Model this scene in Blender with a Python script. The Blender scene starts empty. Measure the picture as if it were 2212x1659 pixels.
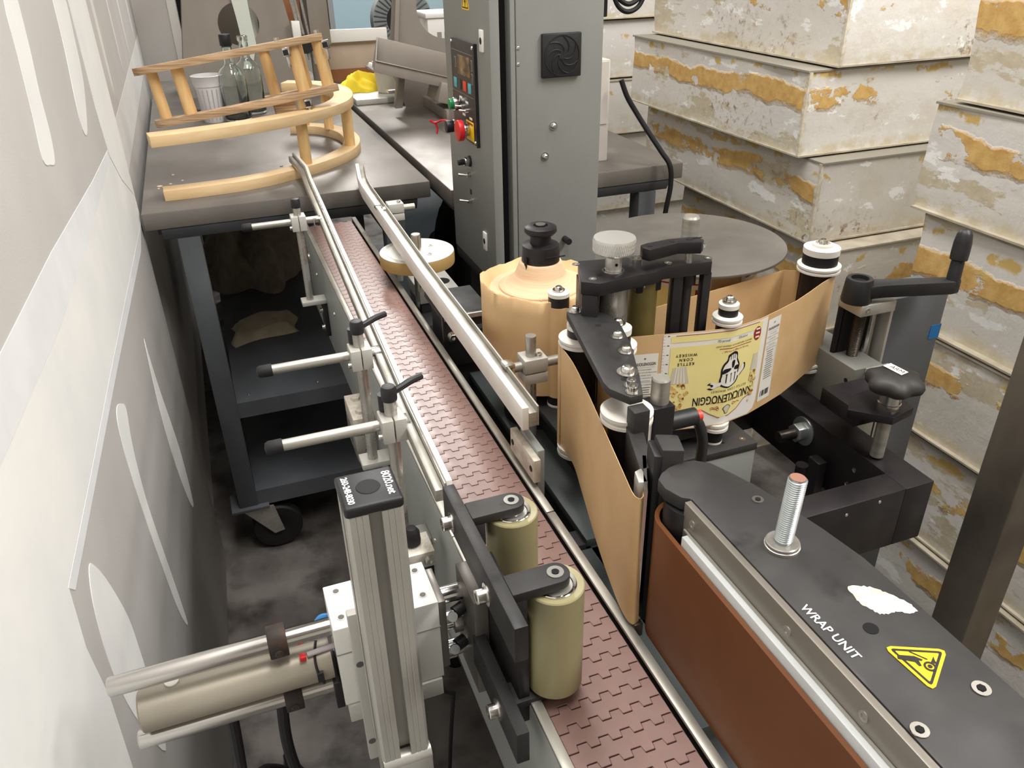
import bpy, bmesh, math, random
from mathutils import Matrix, Vector
random.seed(7)
C = bpy.context.scene.collection
PI = math.pi
S = bpy.context.scene

# ------------------------------------------------------------------ camera
def _n(v): return Vector(v).normalized()
FPX, CX, CY, CAMZ = 1730.0, 1106.0, 829.5, 1.37
_dn = _n((1170 - CX, 3900 - CY, FPX)); _fy = _n((362 - CX, -134 - CY, FPX))
_Z = -_dn; _Y = (_fy - _Z * _fy.dot(_Z)).normalized(); _X = _Y.cross(_Z)
cam = bpy.data.cameras.new('camera'); camo = bpy.data.objects.new('camera', cam); C.objects.link(camo)
cam.sensor_fit = 'HORIZONTAL'; cam.sensor_width = 36; cam.lens = 36 * FPX / 2212
cam.clip_start = 0.02; cam.clip_end = 60
mw = Matrix(((_X.x, -_X.y, -_X.z, 0), (_Y.x, -_Y.y, -_Y.z, 0), (_Z.x, -_Z.y, -_Z.z, CAMZ), (0, 0, 0, 1)))
camo.matrix_world = mw
S.camera = camo

# ------------------------------------------------------------------ world, lamps, exposure
w = bpy.data.worlds.new('world'); S.world = w; w.use_nodes = True
w.node_tree.nodes['Background'].inputs[0].default_value = (.9, .95, 1, 1)
w.node_tree.nodes['Background'].inputs[1].default_value = 0.05
S.view_settings.view_transform = 'Standard'; S.view_settings.look = 'None'
S.view_settings.exposure = 0.24; S.view_settings.gamma = 1; S.view_settings.use_curve_mapping = False
def area(loc, sx, sy, watts, col=(1, .975, .945)):
    l = bpy.data.lights.new('ceiling_lamp_light', 'AREA'); l.shape = 'RECTANGLE'; l.size = sx; l.size_y = sy
    l.energy = watts; l.color = col
    o = bpy.data.objects.new('ceiling_lamp_light', l); o.location = loc; C.objects.link(o); return o
LAMPS = [(1.9, -0.5, 3.2, 100), (.3, .75, 3.2, 48), (.9, 4.8, 3.2, 95), (3.4, 1.0, 3.2, 32)]
for x, y, z, p in LAMPS: area((x, y, z), .5, 2.2, p)

# ------------------------------------------------------------------ materials
def lin(c):
    return tuple(((v / 255) / 12.92 if v / 255 <= .04045 else ((v / 255 + .055) / 1.055) ** 2.4) for v in c) + (1,)
M = {}
def mat(name, col, rough=.5, metal=0., col2=None, scale=20, detail=5, lo=.35, hi=.65, bump=0., bscale=None, stretch=None,
        col3=None, scale3=60, lo3=.62, hi3=.7, trans=0., coat=0., rvar=0., ior=1.45, alpha=1., spec=.5, emit=None, estr=0., sss=0., bdist=.002):
    m = bpy.data.materials.new(name); m.use_nodes = True; nt = m.node_tree; N = nt.nodes; L = nt.links
    b = N['Principled BSDF']; b.inputs['Base Color'].default_value = lin(col)
    b.inputs['Roughness'].default_value = rough; b.inputs['Metallic'].default_value = metal
    b.inputs['Transmission Weight'].default_value = trans; b.inputs['Coat Weight'].default_value = coat
    b.inputs['IOR'].default_value = ior; b.inputs['Alpha'].default_value = alpha
    b.inputs['Specular IOR Level'].default_value = spec
    if sss: b.inputs['Subsurface Weight'].default_value = sss; b.inputs['Subsurface Radius'].default_value = (.01, .008, .004)
    if emit: b.inputs['Emission Color'].default_value = lin(emit); b.inputs['Emission Strength'].default_value = estr
    co = None
    if col2 or bump or rvar:
        tc = N.new('ShaderNodeTexCoord'); mp = N.new('ShaderNodeMapping'); L.new(tc.outputs['Object'], mp.inputs[0])
        if stretch: mp.inputs['Scale'].default_value = stretch
        co = mp.outputs[0]
    def noise(sc, det):
        n = N.new('ShaderNodeTexNoise'); n.inputs['Scale'].default_value = sc; n.inputs['Detail'].default_value = det
        L.new(co, n.inputs['Vector']); return n
    if col2:
        n = noise(scale, detail); r = N.new('ShaderNodeMapRange'); r.inputs[1].default_value = lo; r.inputs[2].default_value = hi
        L.new(n.outputs[0], r.inputs[0]); mx = N.new('ShaderNodeMix'); mx.data_type = 'RGBA'
        mx.inputs[6].default_value = lin(col); mx.inputs[7].default_value = lin(col2)
        L.new(r.outputs[0], mx.inputs[0]); out = mx.outputs[2]
        if col3:
            n3 = noise(scale3, 6); r3 = N.new('ShaderNodeMapRange'); r3.inputs[1].default_value = lo3; r3.inputs[2].default_value = hi3
            L.new(n3.outputs[0], r3.inputs[0]); m3 = N.new('ShaderNodeMix'); m3.data_type = 'RGBA'
            L.new(out, m3.inputs[6]); m3.inputs[7].default_value = lin(col3); L.new(r3.outputs[0], m3.inputs[0]); out = m3.outputs[2]
        L.new(out, b.inputs['Base Color'])
    if rvar:
        n = noise(scale * 1.7, 4); r = N.new('ShaderNodeMapRange'); r.inputs[3].default_value = max(0, rough - rvar); r.inputs[4].default_value = min(1, rough + rvar)
        r.inputs[1].default_value = .3; r.inputs[2].default_value = .7
        L.new(n.outputs[0], r.inputs[0]); L.new(r.outputs[0], b.inputs['Roughness'])
    if bump:
        n = noise(bscale or scale * 3, 6); bp = N.new('ShaderNodeBump'); bp.inputs['Strength'].default_value = bump
        bp.inputs['Distance'].default_value = bdist; L.new(n.outputs[0], bp.inputs['Height']); L.new(bp.outputs[0], b.inputs['Normal'])
    M[name] = m; return m

mat('drywall', (208, 204, 200), .85, col2=(202, 198, 194), scale=6, bump=.08, bscale=300)
mat('mud', (236, 235, 231), .8, col2=(228, 228, 226), scale=9, bump=.12, bscale=60)
mat('mudgrey', (222, 223, 224), .8, col2=(230, 231, 232), scale=14)
mat('white_paint', (228, 226, 220), .6)
mat('ceiling_white', (222, 220, 214), .9)
mat('room_wall', (206, 202, 194), .9)
mat('concrete', (92, 87, 83), .5, col2=(124, 119, 114), scale=6, detail=9, lo=.42, hi=.68, col3=(58, 53, 49), scale3=9, lo3=.5, hi3=.68, rvar=.2, bump=.15, bscale=50)
mat('belt', (143, 114, 106), .4, col2=(126, 99, 92), scale=20, rvar=.1, spec=.6)
mat('black_under', (16, 15, 15), .7)
mat('side_paint', (150, 154, 150), .5, col2=(140, 144, 140), scale=8)
mat('machine_grey', (140, 142, 138), .48, col2=(134, 136, 132), scale=5, bump=.05, bscale=400)
mat('slide_grey', (88, 91, 94), .55, col2=(80, 83, 86), scale=10, bump=.05, bscale=400)
mat('base_grey', (112, 117, 122), .5, col2=(100, 105, 110), scale=6)
mat('deck_grey', (70, 76, 76), .5, col2=(62, 68, 68), scale=10)
mat('table_top', (130, 125, 119), .44, .4, col2=(113, 108, 103), scale=6, detail=8, rvar=.08, col3=(146, 141, 135), scale3=10, lo3=.6, hi3=.75, stretch=(1, .6, 1))
mat('table_frame', (88, 91, 95), .5, col2=(78, 81, 85), scale=12)
mat('steel', (186, 183, 176), .3, .7, col2=(166, 163, 156), scale=30, rvar=.08)
mat('brushed', (180, 177, 168), .38, .6, col2=(160, 157, 148), scale=18, stretch=(1, 1, 12), rvar=.08)
mat('chrome', (205, 203, 200), .14, 1.)
mat('bright_steel', (215, 213, 208), .22, 1.)
mat('dark_steel', (96, 86, 78), .4, .8, col2=(52, 48, 45), scale=9, rvar=.1, stretch=(1, 1, .5))
mat('gunmetal', (122, 118, 112), .42, .5, col2=(106, 102, 97), scale=12, rvar=.1)
mat('aluminium', (190, 188, 181), .4, .5, col2=(178, 176, 169), scale=12)
mat('alu_paint', (196, 195, 188), .45, .3, col2=(186, 185, 178), scale=10)
mat('white_metal', (226, 225, 220), .45, .1)
mat('tube_beige', (164, 157, 143), .42, .45, col2=(150, 143, 130), scale=10)
mat('anodised', (34, 31, 33), .42, .35, col2=(44, 41, 43), scale=22, rvar=.1)
mat('black_plate', (38, 37, 37), .56, .1, col2=(58, 55, 53), scale=11, detail=8, lo=.5, hi=.7, col3=(24, 23, 24), scale3=30, lo3=.58, hi3=.68, rvar=.14)
mat('black_plastic', (26, 26, 28), .45, col2=(34, 34, 36), scale=40)
mat('black_rubber', (18, 18, 19), .65)
mat('black_matt', (30, 30, 31), .75)
mat('void', (8, 8, 8), .9)
mat('white_plastic', (232, 230, 226), .4)
mat('rail_white', (236, 234, 228), .4, col2=(226, 223, 216), scale=30)
mat('pulley_white', (226, 222, 214), .5, col2=(214, 210, 202), scale=40)
mat('urethane', (146, 139, 104), .36, col2=(135, 128, 94), scale=8, sss=.1)
mat('urethane_top', (150, 145, 118), .5, col2=(140, 134, 108), scale=20)
mat('olive', (112, 99, 52), .5, col2=(98, 86, 44), scale=16)
mat('wrap_belt', (112, 66, 28), .42, col2=(98, 55, 21), scale=6, rvar=.1)
mat('wrap_edge', (96, 62, 42), .7)
mat('kraft', (214, 180, 134), .5, col2=(205, 169, 122), scale=24, bump=.06, bscale=60)
mat('kraft_side', (216, 186, 152), .75, col2=(206, 174, 140), scale=30, stretch=(1, 1, 30))
mat('label_white', (233, 230, 222), .35)
mat('label_yellow', (240, 228, 158), .35, col2=(236, 222, 148), scale=20)
mat('ink', (24, 20, 22), .5)
mat('ink_grey', (92, 88, 86), .5)
mat('ink_red', (152, 34, 30), .5)
mat('popcorn', (208, 158, 82), .6, col2=(236, 208, 150), scale=140, col3=(118, 66, 22), scale3=220, lo3=.52, hi3=.62)
mat('silver_print', (206, 200, 176), .4)
mat('wood', (230, 202, 158), .55, col2=(218, 186, 140), scale=14, stretch=(1, 1, 6))
mat('plywood', (214, 188, 150), .6, col2=(192, 162, 124), scale=60, stretch=(.3, .3, 6), lo=.4, hi=.6)
mat('plywood_dark', (196, 166, 132), .65, col2=(160, 130, 98), scale=60, stretch=(.25, .25, 8), lo=.42, hi=.58)
mat('dowel', (232, 196, 140), .5, col2=(220, 180, 122), scale=40, stretch=(3, 3, .4))
mat('glass', (245, 250, 248), .03, trans=1., ior=1.45)
mat('cup_plastic', (232, 230, 230), .35, trans=.2, ior=1.3)
mat('cup_print', (178, 170, 172), .5)
mat('green_dark', (26, 92, 62), .5)
mat('strap', (198, 204, 194), .5)
mat('cardboard', (190, 172, 152), .85, col2=(182, 163, 143), scale=14)
mat('cardboard_brown', (150, 98, 62), .85, col2=(138, 88, 56), scale=14)
mat('cardboard_white', (206, 200, 192), .8, col2=(198, 192, 184), scale=18)
mat('plastic_milky', (226, 222, 206), .45, trans=.25)
mat('yellow_cloth', (248, 228, 70), .8, col2=(238, 206, 46), scale=20)
mat('red', (206, 36, 40), .4); mat('green_button', (22, 132, 74), .35); mat('sign_yellow', (248, 206, 22), .45, col2=(244, 198, 16), scale=30)
mat('orange_red', (226, 66, 44), .4); mat('blue', (60, 132, 196), .5); mat('blue_tape', (34, 112, 178), .7); mat('cyan', (84, 172, 182), .4)
mat('screen', (70, 62, 50), .2, col2=(150, 118, 76), scale=40)
mat('panel_face', (54, 49, 47), .4)
mat('white_ink', (238, 238, 236), .5); mat('grey_print', (150, 146, 142), .5)
mat('rag', (150, 138, 122), .95, col2=(128, 117, 103), scale=30, bump=.4, bscale=200)
mat('rag_light', (196, 184, 160), .95, col2=(178, 166, 142), scale=30, bump=.4, bscale=200)
mat('bare_alu', (186, 178, 164), .5, .3, col2=(216, 210, 198), scale=90, bump=.2, bscale=300)
mat('rust_collar', (52, 46, 43), .6, .4, col2=(84, 58, 44), scale=60, lo=.5, hi=.7)
mat('zinc', (196, 204, 204), .3, .9, col2=(178, 186, 188), scale=60)
mat('rust_top', (140, 98, 82), .7)
mat('skyblue', (168, 196, 206), .5); mat('grey_guard', (148, 152, 152), .5)
mat('crumb', (222, 202, 176), .8)
mat('lamp_body', (235, 235, 232), .5); mat('lamp_glow', (255, 250, 240), .5, emit=(255, 246, 232), estr=6)

def panel_mat(name, seed, stain, base=(212, 207, 197)):
    """foam slab side: off-white torn skin, tan scraps, amber foam in a ragged band that follows the slab"""
    m = bpy.data.materials.new(name); m.use_nodes = True; nt = m.node_tree; N = nt.nodes; L = nt.links; b = N['Principled BSDF']
    b.inputs['Roughness'].default_value = .8
    tc = N.new('ShaderNodeTexCoord'); mp = N.new('ShaderNodeMapping'); L.new(tc.outputs['Object'], mp.inputs[0]); oi = N.new('ShaderNodeObjectInfo'); cm = N.new('ShaderNodeCombineXYZ'); q_ = N.new('ShaderNodeMath'); q_.operation = 'MULTIPLY_ADD'; q_.inputs[1].default_value = 31.; q_.inputs[2].default_value = seed * 3.1
    L.new(oi.outputs['Random'], q_.inputs[0]); L.new(q_.outputs[0], cm.inputs[0]); L.new(q_.outputs[0], cm.inputs[1]); L.new(cm.outputs[0], mp.inputs['Location'])
    sp = N.new('ShaderNodeSeparateXYZ'); L.new(tc.outputs['Object'], sp.inputs[0])
    def noise(sc, det=6, stretch=None, rough=.6):
        n = N.new('ShaderNodeTexNoise'); n.inputs['Scale'].default_value = sc; n.inputs['Detail'].default_value = det; n.inputs['Roughness'].default_value = rough
        if stretch:
            q = N.new('ShaderNodeMapping'); q.inputs['Scale'].default_value = stretch; L.new(mp.outputs[0], q.inputs[0]); L.new(q.outputs[0], n.inputs['Vector'])
        else: L.new(mp.outputs[0], n.inputs['Vector'])
        return n.outputs[0]
    def rng(i, a, c, d=0, e=1):
        r = N.new('ShaderNodeMapRange'); r.inputs[1].default_value = a; r.inputs[2].default_value = c; r.inputs[3].default_value = d; r.inputs[4].default_value = e
        L.new(i, r.inputs[0]); return r.outputs[0]
    def mth(op, a, c):
        n = N.new('ShaderNodeMath'); n.operation = op
        for k, v in enumerate((a, c)):
            if isinstance(v, (int, float)): n.inputs[k].default_value = v
            else: L.new(v, n.inputs[k])
        return n.outputs[0]
    def mix(f, a, c):
        n = N.new('ShaderNodeMix'); n.data_type = 'RGBA'; L.new(f, n.inputs[0])
        for k, v in ((6, a), (7, c)):
            if isinstance(v, tuple): n.inputs[k].default_value = lin(v)
            else: L.new(v, n.inputs[k])
        return n.outputs[2]
    def mix_c(f, a, c): return mix(rng(f, .35, .65), a, c)
    nr = N.new('ShaderNodeSeparateXYZ'); L.new(tc.outputs['Normal'], nr.inputs[0])
    side = rng(mth('ABSOLUTE', nr.outputs[0], 0), .4, .6)                 # long torn sides; the short ends are cleaner
    col = mix(rng(noise(3), .35, .65), base, (222, 219, 214))
    tan = mth('MULTIPLY', rng(noise(7, 9, (1, .55, 1.5), .7), .545, .565), rng(side, 0, 1, .25, 1))
    col = mix(tan, col, mix_c(noise(40), (192, 180, 156), (206, 196, 172)))
    white = rng(noise(13, 8, (1, .6, 1.6), .65), .60, .62)
    col = mix(white, col, (240, 240, 238))
    wob = mth('MULTIPLY', mth('SUBTRACT', noise(6, 6), .5), .085)
    zz = mth('ADD', sp.outputs[2], wob)
    band = mth('MULTIPLY', rng(zz, .088, .098), rng(zz, .140, .134))
    brk = noise(5.5, 9, (1, 1, 1.4), .68)
    band = mth('MULTIPLY', band, rng(mth('SUBTRACT', brk, mth('MULTIPLY', mth('SUBTRACT', 1, side), .10)), .52 - stain, .535 - stain))
    amber = mix_c(noise(45, 7), (220, 184, 116), (198, 156, 90))
    col = mix(band, col, amber)
    thin = mth('MULTIPLY', mth('MULTIPLY', rng(zz, .152, .157), rng(zz, .172, .167)), rng(noise(16, 8), .53, .57))
    col = mix(thin, col, (206, 176, 110))
    edge = mth('MULTIPLY', rng(sp.outputs[2], .030, .014), rng(noise(30, 8), .40, .56))
    col = mix(edge, col, (206, 196, 172))
    dirt = mth('MULTIPLY', rng(noise(70, 8), .54, .66), mth('MULTIPLY', rng(noise(3.5), .52, .64), rng(sp.outputs[2], .11, .06)))
    col = mix(dirt, col, (132, 100, 72))
    L.new(col, b.inputs['Base Color'])
    bp = N.new('ShaderNodeBump'); bp.inputs['Strength'].default_value = .5; bp.inputs['Distance'].default_value = .006
    h = mth('ADD', mth('MULTIPLY', noise(35, 8), .6), mth('MULTIPLY', band, .7)); L.new(h, bp.inputs['Height']); L.new(bp.outputs[0], b.inputs['Normal'])
    M[name] = m
for k, st in enumerate((.06, .02, .09, -.02, .04)): panel_mat('foam_%d' % k, k * 2.3 + 1, st)
mat('skin', (206, 198, 180), .6, .2, col2=(176, 166, 146), scale=20)
mat('filler_steel', (152, 145, 136), .45, .3, col2=(138, 131, 123), scale=7, detail=7, rvar=.1, stretch=(1, 1, .4))
mat('stainless_dirty', (132, 124, 112), .42, .45, col2=(84, 78, 71), scale=7, detail=6, lo=.45, hi=.7, rvar=.1, stretch=(1, 1, .7))
mat('carriage_grey', (122, 122, 116), .5, .1, col2=(112, 112, 107), scale=9)
mat('tan_edge', (196, 184, 158), .9, col2=(226, 220, 206), scale=60, bump=.6, bscale=120)
mat('knob_alu', (212, 210, 205), .34, .7)
mat('strip_plastic', (196, 200, 200), .4, col2=(186, 190, 190), scale=30)
mat('strip_steel', (138, 132, 123), .4, .5, col2=(120, 115, 107), scale=20, stretch=(1, .1, 1))
mat('skin_dark', (150, 145, 132), .6, .1)

# ------------------------------------------------------------------ mesh helpers
ORG = {}
def rotz(a): return Matrix.Rotation(a, 4, 'Z')
def align(p0, p1):
    d = (Vector(p1) - Vector(p0)); q = Vector((0, 0, 1)).rotation_difference(d.normalized())
    return Matrix.Translation(Vector(p0)) @ q.to_matrix().to_4x4(), d.length
class MB:
    def __init__(s): s.v = []; s.f = []
    def add(s, vs, fs, X=None):
        o = len(s.v)
        for p in vs: s.v.append(tuple(X @ Vector(p)) if X else tuple(p))
        for f in fs: s.f.append([i + o for i in f])
        return s
    def box(s, x0, x1, y0, y1, z0, z1, X=None):
        vs = [(x, y, z) for z in (z0, z1) for y in (y0, y1) for x in (x0, x1)]
        return s.add(vs, [(0, 2, 3, 1), (4, 5, 7, 6), (0, 1, 5, 4), (2, 6, 7, 3), (0, 4, 6, 2), (1, 3, 7, 5)], X)
    def cyl(s, p0, p1, r, seg=24, r1=None, cap=True):
        X, l = align(p0, p1); r1 = r if r1 is None else r1
        vs = [(rr * math.cos(2 * PI * i / seg), rr * math.sin(2 * PI * i / seg), z) for rr, z in ((r, 0), (r1, l)) for i in range(seg)]
        fs = [(i, (i + 1) % seg, seg + (i + 1) % seg, seg + i) for i in range(seg)]
        if cap: fs += [list(range(seg - 1, -1, -1)), list(range(seg, 2 * seg))]
        return s.add(vs, fs, X)
    def lathe(s, prof, X=None, seg=32, a0=0, full=True):
        n = len(prof); vs = []
        for r, z in prof:
            for i in range(seg): a = a0 + 2 * PI * i / seg; vs.append((r * math.cos(a), r * math.sin(a), z))
        fs = []
        for k in range(n - 1):
            for i in range(seg): j = (i + 1) % seg; fs.append((k * seg + i, k * seg + j, (k + 1) * seg + j, (k + 1) * seg + i))
        if prof[0][0] > 1e-6 and prof[-1][0] > 1e-6:                  # a ring: close the profile instead of capping it
            if prof[0] != prof[-1]: fs += [((n - 1) * seg + i, (n - 1) * seg + (i + 1) % seg, (i + 1) % seg, i) for i in range(seg)]
        elif prof[0][0] > 1e-6: fs.append(list(range(seg - 1, -1, -1)))
        elif prof[-1][0] > 1e-6: fs.append([(n - 1) * seg + i for i in range(seg)])
        return s.add(vs, fs, X)
    def prism(s, pts, z0, z1, X=None):
        n = len(pts); vs = [(p[0], p[1], z0) for p in pts] + [(p[0], p[1], z1) for p in pts]
        fs = [list(range(n - 1, -1, -1)), list(range(n, 2 * n))] + [(i, (i + 1) % n, n + (i + 1) % n, n + i) for i in range(n)]
        return s.add(vs, fs, X)
    def tube(s, path, r, seg=10, cap=True):
        P = [Vector(p) for p in path]; n = len(P); vs = []; up = None
        for i, p in enumerate(P):
            t = (P[min(i + 1, n - 1)] - P[max(i - 1, 0)]).normalized()
            if up is None: up = Vector((0, 0, 1)) if abs(t.z) < .9 else Vector((1, 0, 0))
            a = t.cross(up).normalized(); bb = a.cross(t).normalized(); up = bb
            for k in range(seg): th = 2 * PI * k / seg; vs.append(tuple(p + a * r * math.cos(th) + bb * r * math.sin(th)))
        fs = [(i * seg + k, i * seg + (k + 1) % seg, (i + 1) * seg + (k + 1) % seg, (i + 1) * seg + k) for i in range(n - 1) for k in range(seg)]
        if cap: fs += [list(range(seg - 1, -1, -1)), [(n - 1) * seg + k for k in range(seg)]]
        return s.add(vs, fs)
    def strip(s, top, bot, th=.0004):
        """a sheet between two polylines, with thickness"""
        n = len(top); T = [Vector(p) for p in top]; B = [Vector(p) for p in bot]; vs = []
        for i in range(n):
            t = (T[min(i + 1, n - 1)] - T[max(i - 1, 0)]); t.z = 0
            nn = Vector((t.y, -t.x, 0)).normalized() * th / 2
            vs += [tuple(T[i] + nn), tuple(B[i] + nn), tuple(T[i] - nn), tuple(B[i] - nn)]
        fs = []
        for i in range(n - 1):
            a, c = 4 * i, 4 * i + 4
            fs += [(a, c, c + 1, a + 1), (a + 2, a + 3, c + 3, c + 2), (a, a + 2, c + 2, c), (a + 1, c + 1, c + 3, a + 3)]
        fs += [(0, 1, 3, 2), (4 * n - 4, 4 * n - 2, 4 * n - 1, 4 * n - 3)]
        return s.add(vs, fs)
    def grid(s, fn, nu, nv):
        vs = [fn(i / nu, j / nv) for j in range(nv + 1) for i in range(nu + 1)]
        fs = [(j * (nu + 1) + i, j * (nu + 1) + i + 1, (j + 1) * (nu + 1) + i + 1, (j + 1) * (nu + 1) + i) for j in range(nv) for i in range(nu)]
        return s.add(vs, fs)
    def mesh(s, name, org=(0, 0, 0), bevel=0., seg=2, sharp=32, recalc=True):
        me = bpy.data.meshes.new(name); o = Vector(org)
        me.from_pydata([tuple(Vector(p) - o) for p in s.v], [], s.f)
        bm = bmesh.new(); bm.from_mesh(me)
        bmesh.ops.remove_doubles(bm, verts=bm.verts, dist=1e-7)
        if recalc: bmesh.ops.recalc_face_normals(bm, faces=bm.faces)
        if bevel:
            es = [e for e in bm.edges if len(e.link_faces) == 2 and e.calc_face_angle(0) > math.radians(35)]
            bmesh.ops.bevel(bm, geom=es, offset=bevel, segments=seg, profile=.5, affect='EDGES', clamp_overlap=True)
        for f in bm.faces: f.smooth = True
        for e in bm.edges:
            if len(e.link_faces) != 2 or e.calc_face_angle(0) > math.radians(sharp): e.smooth = False
        bm.to_mesh(me); bm.free(); return me
def link(o, parent=None):
    C.objects.link(o)
    if parent: o.parent = parent
    return o
def thing(name, label, cat, loc=(0, 0, 0), group=None):
    o = bpy.data.objects.new(name, None); o.empty_display_size = .05; o.location = loc; C.objects.link(o); ORG[o] = Vector(loc)
    o['label'] = label; o['category'] = cat
    if group: o['group'] = group
    return o
def part(name, mb, m, parent, bevel=0., seg=2, sharp=32, label=None, recalc=True):
    org = ORG[parent]; me = mb.mesh(name, org, bevel, seg, sharp, recalc); me.materials.append(M[m])
    o = link(bpy.data.objects.new(name, me), parent); ORG[o] = org
    if label: o['label'] = label
    return o
def solo(name, mb, m, label, cat, loc, group=None, bevel=0., seg=2, sharp=32, kind=None):
    me = mb.mesh(name, loc, bevel, seg, sharp); me.materials.append(M[m])
    o = bpy.data.objects.new(name, me); o.location = loc; C.objects.link(o); ORG[o] = Vector(loc)
    if label: o['label'] = label
    if cat: o['category'] = cat
    if group: o['group'] = group
    if kind: o['kind'] = kind
    return o
def struct(name, mb, m, bevel=0.):
    me = mb.mesh(name, (0, 0, 0), bevel); me.materials.append(M[m]); o = bpy.data.objects.new(name, me); C.objects.link(o)
    o['kind'] = 'structure'; ORG[o] = Vector((0, 0, 0)); return o
def copy_part(src, parent, d):
    o = src.copy(); C.objects.link(o); o.parent = parent; o.location = src.location + Vector(d); return o
def catmull(P, n=8, closed=False):
    P = [Vector(p) for p in P]; out = []; N = len(P)
    for i in range(N if closed else N - 1):
        if closed: a, b, c, d = P[(i - 1) % N], P[i], P[(i + 1) % N], P[(i + 2) % N]
        else: a, b, c, d = P[max(i - 1, 0)], P[i], P[i + 1], P[min(i + 2, N - 1)]
        for k in range(n):
            t = k / n; out.append(.5 * ((2 * b) + (c - a) * t + (2 * a - 5 * b + 4 * c - d) * t * t + (3 * b - a - 3 * c + d) * t ** 3))
    if not closed: out.append(P[-1])
    return out
def hexpts(r, a0=0): return [(r * math.cos(a0 + i * PI / 3), r * math.sin(a0 + i * PI / 3)) for i in range(6)]
def screw(parent, p, axis=(0, 0, 1), r=.0045, h=.003, kind='button', m='bright_steel', washer=True, name='screw'):
    """socket-head screw standing on p along axis, with a hexagonal recess"""
    X, _ = align(p, Vector(p) + Vector(axis)); b = MB(); z = 0
    if washer:
        b.lathe([(0, 0), (r * 1.5, 0), (r * 1.5, r * .22), (0, r * .22)], X, 20); z = r * .22
    if kind == 'button': prof = [(0, z), (r, z), (r * .97, z + h * .35), (r * .8, z + h * .8), (r * .52, z + h), (r * .5, z + h), (r * .46, z + h * .35), (0, z + h * .35)]
    elif kind == 'cap': prof = [(0, z), (r, z), (r, z + h * .92), (r * .92, z + h), (r * .55, z + h), (r * .52, z + h * .45), (0, z + h * .45)]
    elif kind == 'flat': prof = [(0, 0), (r, 0), (r, h), (r * .5, h), (r * .45, h * .2), (0, h * .2)]
    else: prof = [(0, z), (r, z), (r, z + h), (0, z + h)]
    b.lathe(prof, X, 6 if kind == 'hex' else 18)
    return part(name, b, m, parent)
def text_mesh(txt, size, bold=0., align_x='CENTER', shear=0., spacing=1.):
    """flat lettering -> (verts, faces) in the XY plane"""
    cu = bpy.data.curves.new('lettering', 'FONT'); cu.body = txt; cu.size = size; cu.align_x = align_x; cu.align_y = 'CENTER'
    cu.offset = bold; cu.shear = shear; cu.space_character = spacing; cu.resolution_u = 3
    o = bpy.data.objects.new('lettering', cu); C.objects.link(o)
    dg = bpy.context.evaluated_depsgraph_get(); me = o.evaluated_get(dg).to_mesh()
    vs = [tuple(v.co) for v in me.vertices]; fs = [tuple(p.vertices) for p in me.polygons]
    o.evaluated_get(dg).to_mesh_clear(); bpy.data.objects.remove(o); bpy.data.curves.remove(cu); return vs, fs
def basis(o, x, y):
    x = Vector(x).normalized(); y = Vector(y).normalized(); z = x.cross(y).normalized()
    return Matrix(((x.x, y.x, z.x, o[0]), (x.y, y.y, z.y, o[1]), (x.z, y.z, z.z, o[2]), (0, 0, 0, 1)))
def lettering(name, txt, size, o, x, y, m, parent, **k):
    vs, fs = text_mesh(txt, size, **k); b = MB().add(vs, fs, basis(o, x, y)); return part(name, b, m, parent, recalc=False)
def ring(r0, r1, n=32):
    vs = [(r * math.cos(2 * PI * i / n), r * math.sin(2 * PI * i / n), 0) for r in (r0, r1) for i in range(n)]
    return vs, [(i, (i + 1) % n, n + (i + 1) % n, n + i) for i in range(n)]

# ================================================================== the room
struct('floor', MB().box(-1.2, 6.0, -3.2, 8.5, -.1, 0), 'concrete')
struct('ceiling', MB().box(-1.2, 6.0, -3.2, 8.5, 3.3, 3.4), 'ceiling_white')
struct('wall_right', MB().box(5.9, 6.0, -3.2, 8.5, 0, 3.3), 'room_wall')
struct('wall_back', MB().box(-1.2, 6.0, 8.4, 8.5, 0, 3.3), 'room_wall')
struct('wall_front', MB().box(-1.2, 6.0, -3.2, -3.1, 0, 3.3), 'room_wall')
WD = Vector((-.021, -.61, 0)).normalized(); WP = Vector((-.157, 1.71, 0)); WN = Vector((-WD.y, WD.x, 0))   # near wall runs towards the camera
if WN.x < 0: WN = -WN
def wpt(s, z, off=0.): return WP + WD * s + WN * off + Vector((0, 0, z))
b = MB(); q = [wpt(-.02, 0), wpt(5.0, 0), wpt(5.0, 0, -.12), wpt(-.02, 0, -.12)]
b.prism([(p.x, p.y) for p in q], 0, 3.3)
wl = struct('wall_left', b, 'drywall', bevel=.006)
wf = struct('wall_left', MB().box(-.29, -.175, 1.60, 3.62, 0, 3.3), 'drywall')
def patch(name, pts, m, par, far=False, th=.0006, sm=True):
    th *= .4
    P = [Vector((p[0], p[1], 0)) for p in pts]
    if sm: P = catmull(P, 4, True)
    b = MB(); n = len(P)
    def pos(p, o): return tuple(wpt(p.x, p.y, o)) if not far else (-.175 + o, p.x, p.y)
    vs = [pos(p, -.0005) for p in P] + [pos(p, th) for p in P]
    b.add(vs, [list(range(n, 2 * n)), list(range(n - 1, -1, -1))] + [(i, (i + 1) % n, n + (i + 1) % n, n + i) for i in range(n)])
    return part(name, b, m, par)
patch('joint_compound', [(.178, 1.053), (.10, .99), (-.018, .93), (-.018, .877), (.367, .869), (.654, .865), (.878, .86), (1.062, .86), (1.075, .80), (1.065, .72), (1.08, .60), (1.06, .3), (1.05, .05), (2.2, .05), (2.2, 1.03), (1.6, 1.03), (1.1, 1.025), (.81, 1.014), (.546, 1.021)], 'mud', wl, sm=False)
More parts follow.
